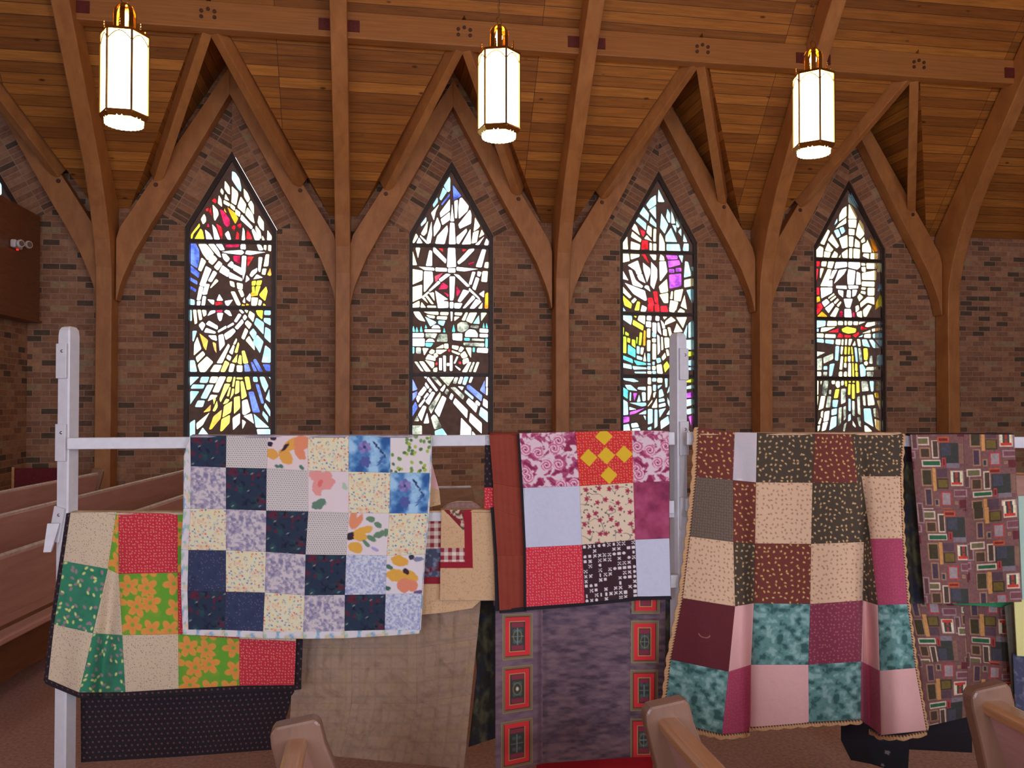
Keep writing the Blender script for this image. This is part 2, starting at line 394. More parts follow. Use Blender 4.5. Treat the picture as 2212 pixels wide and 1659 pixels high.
# ---------------------------------------------------------------- hanging lanterns
def make_lantern():
    t = empty('pendant_lantern')
    R = .19; H0, H1 = .10, .76; hexp = [(math.cos(PI/3*k), math.sin(PI/3*k)) for k in range(6)]
    for k in range(6):
        a = hexp[k]; b = hexp[(k+1) % 6]; r = R-.006; m = MB()
        p = [(a[0]*r, a[1]*r, H0), (b[0]*r, b[1]*r, H0), (b[0]*r, b[1]*r, H1), (a[0]*r, a[1]*r, H1)]
        n = Vector(((a[0]+b[0])/2, (a[1]+b[1])/2, 0)).normalized()*.006
        m.mesh([Vector(q) for q in p]+[Vector(q)-n for q in p], [(0, 1, 2, 3), (7, 6, 5, 4), (0, 4, 5, 1), (1, 5, 6, 2), (2, 6, 7, 3), (3, 7, 4, 0)])
        m.build('glass_panel', M_lamp, t)
    m = MB()
    for a in hexp: m.tube([(a[0]*R, a[1]*R, H0-.02), (a[0]*R, a[1]*R, H1+.01)], .0105, 6)
    for k in range(6):                       # thin arch across the head of each panel
        a = hexp[k]; b = hexp[(k+1) % 6]
        m.tube([((a[0]*(1-q)+b[0]*q)*R, (a[1]*(1-q)+b[1]*q)*R, H1-.085+.075*math.sin(PI*q)) for q in [i/8 for i in range(9)]], .005, 4)
    m.build('frame', M_bronze, t)
    def hexring(r0, z0, r1, z1):
        m.mesh([(a[0]*r0, a[1]*r0, z0) for a in hexp]+[(a[0]*r1, a[1]*r1, z1) for a in hexp], [(k, (k+1) % 6, 6+(k+1) % 6, 6+k) for k in range(6)])
    m = MB(); hexring(R+.008, H1, R+.008, H1+.022); hexring(R+.008, H1+.022, R-.06, H1+.022); hexring(R-.02, H1, R+.008, H1); hexring(R-.06, H1+.022, R-.06, H1+.01)
    m.build('top_rim', M_brass, t)
    m = MB(); hexring(R+.010, H0, R+.010, H0-.012); hexring(R+.010, H0-.012, R-.02, H0-.05); hexring(R-.012, H0, R+.010, H0); hexring(R-.02, H0-.05, R-.04, H0-.05)
    m.build('bottom_rim', M_brass, t)
    m = MB(); N = 48; pr = [(.150+.006*(1 if i % 2 else -1)) for i in range(N)]
    top_ = [(pr[i]*math.cos(2*PI*i/N), pr[i]*math.sin(2*PI*i/N), H0-.035) for i in range(N)]; bot = [(x*.97, y*.97, H0-.085) for x, y, z in top_]
    m.mesh(top_+bot, [tuple(range(N, 2*N))[::-1]]+[(i, (i+1) % N, N+(i+1) % N, N+i) for i in range(N)])
    m.build('diffuser', M_lamp, t)
    for k in range(6):
        m = MB(); c = ((hexp[k][0]+hexp[(k+1) % 6][0])*.5*R, (hexp[k][1]+hexp[(k+1) % 6][1])*.5*R)
        m.lathe([(0, 0), (.010, 0), (.006, .015), (.010, .025), (.005, .035), (.009, .048), (.004, .058), (.007, .068), (0, .085)], 8, (c[0], c[1], H1+.02))
        m.build('finial', M_brass, t)
    m = MB()
    for k in range(8):
        a = 2*PI*k/8; prof = [(.088, 0), (.088, .17), (.082, .205), (.062, .235), (.035, .25)]
        w = .021
        for (r0, z0), (r1, z1) in zip(prof, prof[1:]):
            for e in (0,):
                c, s_ = math.cos(a), math.sin(a); tx, ty = -s_*w, c*w
                m.mesh([(c*r0-tx, s_*r0-ty, H1+.02+z0), (c*r0+tx, s_*r0+ty, H1+.02+z0), (c*r1+tx, s_*r1+ty, H1+.02+z1), (c*r1-tx, s_*r1-ty, H1+.02+z1)], [(0, 1, 2, 3)])
    m.lathe([(.09, 0), (.093, .012), (.088, .02)], 24, (0, 0, H1+.02)); m.lathe([(0, .27), (.02, .268), (.045, .25), (.05, .236), (.03, .23)], 20, (0, 0, H1+.02))
    m.build('dome', M_brass, t)
    m = MB(); m.lathe([(0, 0), (.016, 0), (.018, .10), (.03, .13), (.034, .155), (.022, .185), (0, .19)], 14, (0, 0, H1+.025)); m.build('bulb', M_bulb, t)
    m = MB(); m.tube([(.034*math.cos(a), 0, H1+.32+.034*math.sin(a)) for a in [2*PI*i/14 for i in range(15)]], .0045, 6, False); m.build('hanging_ring', M_brass, t)
    return t
LZ = 3.945; LROOF = EAVE+(WALL-7.39)*SLOPE
lan = make_lantern()
def chain(parent, z0, z1):
    m = MB(); n = int((z1-z0)/.045)
    for i in range(n):
        z = z0+(i+.5)*.045
        pts = [((.010*math.cos(a) if i % 2 else 0), (0 if i % 2 else .010*math.cos(a)), z+.026*math.sin(a)) for a in [2*PI*j/8 for j in range(9)]]
        m.tube(pts, .0028, 4, False)
    return m.build('chain', M_bronze, parent)
chain(lan, 1.10, LROOF-LZ)
labs = {0: ('leftmost', 'in front of the roof above the first stained glass window'), 1: ('middle', 'hanging right of the second stained glass window head'), 2: ('rightmost', 'hanging in front of the fourth bay rib')}
spots = [(-2.09, 7.39, 0), (1.09, 7.39, .05), (4.147, 7.39, .05), (7.25, 7.39, 0), (-2.09, -1.39, 0), (1.09, -1.39, 0), (4.147, -1.39, 0), (7.25, -1.39, 0)]  # lanterns past the visible row are unseen, added for their light
for i, (x, y, dz) in enumerate(spots):
    o = lan if i == 0 else copy_tree(lan)
    o.location = (x, y, LZ+dz); o.rotation_euler = (0, 0, [.033, .726, .328][i] if i < 3 else .5)
    if i < 3: tag(o, 'lit hexagonal brass and glass pendant lantern, %s of the three' % labs[i][0], 'pendant lamp', 'hanging church lanterns')
    elif y > 0: tag(o, 'added unseen hexagonal lantern for light beyond the right end of the row of three', 'pendant lamp', 'hanging church lanterns')
    else: tag(o, 'added unseen hexagonal lantern behind the viewer, opposite the '+{4: 'first stained glass window', 5: 'window with the big star', 6: 'window behind the right rack post', 7: 'glowing disc window'}[i], 'pendant lamp', 'unseen lanterns added for light')
# ---------------------------------------------------------------- stained glass: outlines of the single panes
# colour letter, then points; each block: (origin x, origin y, scale)
G1 = [(380, 320, 5.183, """c 628,258 665,275 710,345 732,440 728,490 690,450 628,350;y 548,365 575,400 600,440 607,520 580,505 545,450;y 510,447 535,490 525,525 497,485;y 625,425 690,490 697,525 675,640 620,605 628,520;y 555,510 598,590 545,570;y 758,450 800,500 830,570 805,610 765,540;y 480,525 510,580 518,660 470,615;y 535,580 605,620 598,655 535,620;y 612,620 662,660 658,705 610,660;y 725,540 785,630 770,735 688,660;y 668,680 722,720 715,772 665,735;y 840,585 870,640 875,745 845,700 808,625;y 800,660 860,740 882,845 835,810 775,740;w 735,740 860,880 845,910 722,800;y 930,750 983,830 985,930 940,890 915,830;y 895,865 945,930 960,1010 935,1010 890,910;w 865,900 935,1000 938,1030 885,1030 848,920;y 1025,915 1072,990 1070,1030 1020,1030;y 968,975 995,1030 965,1030;r 430,560 455,590 445,620 400,585;r 335,680 365,665 365,705 340,705;r 390,655 408,760 370,710;y 410,630 468,695 478,745 440,815 425,790;m 490,685 530,700 600,800 605,860 575,885 540,850;o 545,670 568,730 540,700;o 575,660 660,725 698,790 665,850 620,760;r 650,860 668,880 655,935 622,885;r 725,840 733,870 715,905 685,860;y 315,735 335,775 338,820 305,855 280,795;g 262,840 270,880 200,960 185,1015 168,1010 170,965;g 275,900 300,930 318,1020 205,1020;w 325,910 380,960 415,1022 342,1022;m 360,840 378,885 345,880;w 405,850 450,900 495,1022 430,1022;r 450,845 505,880 520,930 518,1020 500,1000;w 585,925 600,960 618,1025 580,1022 548,960;r 680,930 705,960 705,1020 668,1020;w 750,885 770,930 775,1030 735,1030;r 800,905 850,1000 850,1020 790,1015 790,970;B 160,1070 225,1072 262,1150 262,1260 240,1345 210,1325 160,1290;B 165,1310 265,1400 255,1455 165,1385;B 150,1440 240,1490 240,1530 155,1480;B 150,1540 225,1580 222,1612 155,1575;y 250,1075 340,1075 385,1130 425,1185 380,1250 350,1250 300,1180;w 360,1075 430,1075 480,1150 508,1225 480,1215 420,1150;w 445,1075 515,1075 548,1140 500,1145;w 515,1180 560,1185 605,1240 570,1280 530,1235;y 395,1215 425,1200 465,1245 410,1308 362,1270;y 285,1225 338,1270 285,1382 248,1360;y 480,1260 522,1300 470,1370 425,1330;w 620,1265 645,1290 635,1350 575,1310;w 335,1320 400,1360 320,1550 262,1535;w 420,1370 462,1400 400,1500 358,1485;w 520,1310 600,1370 585,1445 485,1385;w 645,1300 730,1340 740,1425 640,1360;w 600,1385 740,1460 740,1490 595,1455;y 450,1465 478,1490 390,1570 385,1555 435,1480;w 325,1520 380,1525 350,1620 300,1630;w 510,1160 590,1150 735,1140 765,1170 735,1195 590,1180;w 725,1078 780,1078 782,1135 725,1130;w 740,1205 790,1210 780,1380 752,1480 735,1330;w 790,1145 1010,1165 835,1195 775,1185;m 560,1080 710,1075 700,1110 560,1110;m 640,1205 718,1205 718,1300 650,1260;r 800,1215 875,1215 810,1320 798,1310;w 905,1080 950,1085 980,1140 930,1145;y 985,1085 1015,1090 1010,1145 985,1130;y 1035,1085 1068,1090 1065,1155 1032,1145;y 1005,1190 1045,1190 1035,1320 980,1325;w 925,1220 970,1225 945,1390 920,1370;y 970,1350 1015,1350 1000,1420 960,1410;o 1055,1340 1070,1420 1050,1430 1022,1415;w 910,1340 908,1385 850,1445 825,1420 850,1375;w 905,1412 975,1450 865,1470;w 790,1420 828,1470 778,1505;y 600,1485 650,1500 660,1560 612,1540;y 680,1505 748,1520 745,1585 690,1575;g 850,1490 895,1485 890,1535 850,1540;g 905,1485 965,1480 950,1535 900,1535;g 850,1550 880,1550 885,1615 855,1620;g 895,1545 950,1545 915,1640 890,1620;w 262,1545 310,1560 275,1700 232,1700"""),
(380, 630, 5.183, """y 612,0 660,0 725,140 712,155 680,145;y 695,-20 745,-15 765,45 735,65;o 842,5 885,5 925,40 845,55;g 1010,-60 1025,0 1000,105 945,55 935,30;w 830,15 840,55 830,115 785,80;w 770,60 778,130 745,115;y 845,65 920,70 905,155 845,155;y 930,85 965,110 950,155 920,150;g 980,130 1010,155 975,155;o 740,140 775,150 765,158 738,158;o 790,130 825,150 785,156;w 300,0 355,-25 350,30 300,35;w 300,50 340,55 325,155 285,155;w 235,105 278,105 270,155 235,155;b 155,80 210,95 210,150 155,145;w 485,25 530,100 455,100;w 350,85 430,95 425,145 400,135;w 545,105 640,90 590,158 560,150;w 355,265 385,215 440,210 440,235 360,270;w 460,240 530,240 510,320 490,330 472,300;w 540,225 560,205 600,215 628,272 600,270;r 440,115 500,110 530,140 445,155;m 455,208 520,205 515,230 460,232;b 155,205 178,210 180,325 155,325;y 190,205 230,205 240,350 210,365;y 240,205 280,205 295,310 262,320;y 290,205 340,210 342,260 310,280;w 295,335 330,370 295,440 255,375;w 370,325 470,385 465,425 335,365;w 340,405 445,450 440,470 315,455;w 470,435 560,380 568,410 475,460;w 575,385 640,345 652,370 580,408;w 650,330 700,245 735,262 680,345;w 540,475 640,410 670,445 620,500 560,542;w 740,305 760,345 690,425 658,400;w 705,205 735,205 765,235 740,245;w 770,255 798,285 770,325 748,290;y 765,205 810,210 795,242;y 825,215 882,255 865,342 810,275;y 800,320 850,365 820,420 770,355;y 775,405 810,440 765,538 732,515;y 820,495 880,600 882,660 780,545;w 360,490 450,490 460,552 400,530;w 475,490 530,475 548,590 490,665;g 895,210 975,210 965,310 915,260;b 990,212 1060,212 1060,262 990,260;b 985,295 1060,298 1060,380 985,335;b 900,292 985,350 980,480 875,360;b 1000,395 1060,430 1060,575 990,510;b 865,410 905,465 872,540 822,460;b 908,482 980,560 940,690 862,560;b 1000,600 1060,650 1060,795 960,790;b 185,440 238,440 200,555 185,550;y 240,505 285,640 200,715 205,590;o 262,465 360,545 338,660 310,620;o 408,565 450,580 455,690 430,650;y 300,665 328,705 242,795 222,735;y 345,725 418,790 330,898 270,898 245,820;y 585,582 605,610 520,800 455,798;y 640,595 658,610 635,705 595,680;y 675,520 685,545 665,592 640,585;g 695,565 710,590 690,685 655,680;y 580,705 622,730 605,775 565,745;g 690,695 680,795 625,785;g 710,710 735,720 738,815 690,800;g 735,665 770,662 812,800 755,805;B 765,815 810,812 838,890 770,895;B 835,790 860,790 910,890 870,890;B 875,755 900,760 975,895 925,890 866,780;B 970,815 1055,815 1055,890 1010,885;b 155,770 210,770 238,895 155,895;y 430,820 515,822 480,898 382,895;g 550,770 600,800 550,898 498,895;y 610,805 660,815 640,898 588,895;y 682,825 745,828 742,898 682,895;b 155,955 262,955 160,1055;b 285,955 375,955 350,1020 265,1018;y 395,952 475,955 445,1022 372,1018;y 485,952 562,955 480,1128 408,1120;g 578,955 632,955 612,1010 565,1008;g 645,955 668,960 650,1065 628,1060;g 680,960 745,962 745,982 680,980;g 768,955 820,955 842,1085 795,1100;b 862,955 910,955 918,1010 868,1008;b 935,955 990,955 1035,1055 1000,1130 960,1040;b 1038,955 1058,960 1058,980;b 190,1040 322,1042 305,1085 165,1085;b 350,1045 425,1042 345,1198 275,1192;b 160,1115 262,1118 160,1265;b 245,1220 325,1220 300,1290 212,1290;g 545,1032 610,1035 500,1240 488,1200;g 600,1068 615,1075 595,1170 568,1168;g 630,1085 655,1090 645,1145 605,1205;g 672,1000 712,1000 710,1125 660,1150;g 722,1005 755,1005 795,1170 735,1205;y 390,1155 465,1160 450,1185 355,1228;g 415,1200 450,1195 425,1268;g 460,1220 468,1290 440,1338 410,1335;g 560,1200 600,1210 575,1245 525,1262;o 392,1262 385,1335 305,1352;g 630,1225 615,1350 520,1410 540,1280;g 650,1185 715,1170 718,1300 650,1370;o 515,1320 500,1420 400,1540 370,1540 420,1400;y 378,1352 300,1490 235,1545 230,1475;g 605,1380 600,1470 520,1560 495,1560 510,1430;k 740,1225 800,1205 835,1340 770,1380 745,1370;k 635,1415 718,1360 715,1475 640,1550;k 755,1395 850,1365 875,1480;k 740,1430 785,1460 745,1540;B 812,1125 870,1120 942,1350 860,1350;B 890,1035 930,1040 988,1250 955,1250;b 1045,1090 1055,1240 1005,1200;b 1000,1245 1055,1330 1055,1400 985,1290;b 975,1335 1030,1400 1030,1468 968,1380;b 870,1365 1045,1520 895,1520;b 905,1540 1055,1540 1055,1640 925,1640;b 155,1470 215,1432 215,1640 155,1640;b 300,1520 395,1640 225,1640;o 1010,-5 1020,0 1012,10""")]
G2 = [(860, 340, 5.183, """b 575,215 585,250 582,375 555,390 512,320;b 505,335 548,385 480,485 462,460;B 575,405 575,435 490,540 485,520;B 612,305 708,430 620,482;b 440,445 445,500 400,562 388,530;b 315,665 315,720 260,775 255,745;k 460,525 420,610 400,708 370,620;k 580,465 578,595 475,675 468,620;k 628,490 670,475 660,680 635,680;k 715,450 790,545 775,600 680,690 675,560 690,460;k 578,610 578,700 495,760 478,690;w 605,520 628,715 583,715;w 805,585 820,640 815,740 690,800 675,750;y 335,710 320,840 290,880 255,855;w 375,715 378,870 360,965 318,930;w 440,668 475,760 465,800 400,890 400,780;w 550,758 558,820 520,970 415,965 440,880;w 583,730 630,735 645,970 568,972;w 765,795 770,830 680,970 655,960 655,890;w 810,800 815,970 712,975;y 862,670 915,765 900,790 845,830;y 840,840 905,815 880,950 822,965;y 935,805 965,860 905,900;w 250,870 350,965 320,968 245,890;y 200,850 225,890 180,960 158,955;w 235,895 275,960 205,962;w 965,885 905,980 860,978;w 990,905 1015,945 1005,985 962,980;y 195,1012 248,1012 222,1130;y 160,1035 212,1205 155,1205;w 395,1010 420,1015 540,1140 530,1190 395,1060;w 350,1040 380,1050 380,1215 310,1215;w 558,1015 638,1015 648,1225 548,1230;w 850,1022 850,1040 745,1150 680,1200 662,1170 790,1030;w 940,1030 985,1035 935,1230 868,1225;r 450,1018 502,1020 502,1062;r 720,1030 770,1030 725,1060;m 855,1165 820,1215 780,1190;w 228,1222 400,1235 408,1268 300,1262;w 420,1232 545,1240 545,1280 420,1275;w 560,1240 640,1240 640,1290 560,1290;w 655,1225 900,1250 740,1275 655,1268;y 155,1250 275,1270 268,1375 158,1425;w 290,1275 385,1280 390,1390 300,1505 288,1500;w 540,1300 590,1312 480,1395 455,1365;w 450,1380 475,1405 355,1505 342,1490;w 335,1500 350,1515 275,1580 260,1565;w 575,1335 638,1335 625,1560 615,1600 580,1600;w 620,1305 680,1315 805,1440 770,1450;w 800,1460 910,1570 920,1605 790,1490;w 830,1280 868,1285 820,1425 790,1420;w 890,1275 935,1285 915,1335 885,1325;y 945,1275 1005,1275 995,1395 930,1390;y 975,1175 1012,1172 1008,1240 962,1235;w 870,1340 910,1355 865,1490 830,1465;w 965,1490 960,1570 905,1530;o 975,1530 1008,1510 1008,1690 968,1692;y 158,1455 268,1425 265,1570 158,1620;w 415,1490 560,1590 500,1600 545,1625 440,1640;y 345,1520 400,1510 408,1610;y 300,1550 330,1545 400,1640 370,1640;y 270,1580 300,1570 335,1635;w 730,1480 800,1500 700,1620 665,1610;m 500,1400 560,1440 545,1470 450,1480;m 650,1440 700,1500 655,1560;m 510,1510 565,1530 560,1565;m 505,1290 420,1400 410,1330"""),
(860, 630, 5.183, """w 440,105 560,110 560,180 445,185;w 578,118 620,118 615,185 580,185;w 630,128 720,130 690,188 628,185;w 835,40 865,72 750,185 722,185;w 872,82 935,110 850,190 800,188;y 945,120 940,188 895,188;y 155,145 238,100 238,175 152,178;y 262,115 312,178 250,178;y 330,155 420,158 425,180 325,178;y 170,225 238,225 305,335 240,320 200,280;y 285,225 450,225 448,262 340,250;y 475,228 565,230 555,265 472,262;y 315,260 410,270 405,300 345,290;y 438,275 550,278 540,315 435,308;w 585,225 612,228 605,325 592,330;y 635,232 720,235 705,268 635,262;y 630,280 690,282 630,330;y 755,235 782,235 748,325 710,318;y 800,238 885,235 825,355 760,325;y 928,238 995,238 930,330;b 300,278 425,340 420,355 360,390;b 450,325 530,325 505,385 450,360;b 905,262 912,360 838,358;t 172,380 190,450 155,448;t 208,392 228,450 195,450;t 258,380 275,450 242,448;t 310,368 325,410 298,410;t 515,402 532,455 502,455;t 622,365 640,450 602,450;t 958,345 970,405 945,402;t 990,345 1008,408 980,405;w 372,412 400,375 450,378 475,412;w 298,422 475,425 472,455 298,452;s 665,365 700,342 770,345 792,385 780,420 720,455 665,440;s 812,380 900,378 898,412 812,402;w 748,505 755,455 800,422 860,430 890,470 890,508;w 915,412 1008,418 1005,462 912,455;w 150,465 288,465 285,512 150,512;s 308,465 440,468 410,525 380,515 350,510 310,515;s 460,475 548,475 552,560 430,558;w 608,468 718,468 715,550 612,540;w 915,472 1005,475 1002,512 912,508;w 150,525 295,525 295,610 150,608;w 305,562 340,528 385,530 412,562;t 308,572 395,575 365,618 308,612;t 740,518 802,520 800,550 742,548;s 828,525 965,530 962,555 825,548;s 732,570 965,575 962,618 735,600;t 978,525 1005,528 1002,622 975,618;t 150,622 182,622 180,690 150,688;s 202,625 255,628 255,695 202,690;y 272,632 342,635 292,715;y 420,635 505,590 508,632;y 515,585 560,582 562,638 518,635;y 425,650 550,652 470,700 428,690;y 345,680 375,645 410,660 400,690 370,700;y 395,710 420,685 450,715 425,740;y 605,600 680,610 665,655 605,635;y 700,612 740,632 705,678 675,665;y 602,655 695,690 680,710 602,678;y 755,628 820,628 815,742 790,700;t 835,628 860,628 858,675 835,675;w 888,630 1005,632 1002,688 880,680;y 305,755 340,698 418,735 415,775;y 300,765 402,790 402,835 380,860;y 695,705 745,665 780,725 722,750;y 722,762 780,738 795,785 728,818;r 418,800 440,790 440,820 420,820;r 560,650 585,650 580,672 562,670;r 680,785 705,785 705,808 682,808;w 458,745 490,745 490,880 458,875;w 502,718 535,718 535,892 508,890;w 545,800 575,800 572,830 545,830;w 580,715 610,715 608,885 578,885;w 655,725 675,730 640,805 622,800;w 640,825 700,865 690,885 645,845;s 180,785 215,785 288,892 255,890;y 235,782 285,782 365,892 305,892;y 395,860 438,848 435,898 395,895;y 785,790 820,790 770,900 715,898;s 835,790 860,790 820,898 790,895;y 880,790 910,792 870,900 840,895;B 150,955 218,1095 150,1115;B 218,1115 200,1170 150,1240 150,1145;B 195,1230 218,1300 150,1415 148,1310;w 290,952 325,955 310,975;w 340,955 445,1100 425,1118 322,985;s 370,955 420,955 490,1040 470,1062;s 465,955 628,955 560,1058;s 635,960 675,960 650,1030 612,1025;w 695,955 728,958 705,1030 668,1028;b 740,955 790,955 755,1045 720,1035;w 810,955 840,958 815,1020 790,1015;B 770,1050 800,1045 942,1160 930,1230 770,1085;B 970,990 975,1150 915,1105;w 985,958 1005,958 1002,1065 982,1062;w 985,1075 1005,1075 1002,1158 982,1155;w 310,1012 350,1070 330,1088 300,1045;k 290,1058 320,1095 262,1170 218,1150;w 355,1080 378,1100 358,1130 342,1115;w 325,1130 345,1150 300,1200 285,1185;w 520,1040 530,1065 500,1120 470,1100;s 545,1085 570,1110 545,1155 520,1130;w 380,1118 415,1135 345,1268 305,1230;s 470,1120 478,1160 370,1370 340,1300;w 495,1165 540,1195 460,1405 408,1335;w 595,1135 620,1160 600,1215 572,1190;s 585,1075 640,1070 740,1165 725,1210;w 668,1060 735,1065 715,1105;b 750,1100 845,1180 835,1210 745,1130;w 790,1190 890,1280 870,1355 762,1240;k 640,1190 778,1325 770,1420 615,1245;w 880,1215 920,1250 905,1282 862,1245;w 955,1195 1002,1225 1002,1310 948,1270;b 925,1290 1002,1345 1002,1465 905,1380;w 215,1160 255,1180 222,1245 205,1200;w 290,1200 305,1215 245,1298 228,1275;k 280,1275 318,1290 262,1450 222,1380;s 215,1385 235,1450 178,1448;w 325,1355 348,1470 285,1475;s 400,1375 430,1395 490,1520 405,1540 368,1410;k 808,1355 935,1470 935,1590 795,1455;k 705,1410 818,1530 815,1640 695,1640;s 150,1500 265,1500 265,1640 148,1640;b 410,1560 495,1530 570,1640 418,1640;k 830,1560 900,1640 828,1640""")]
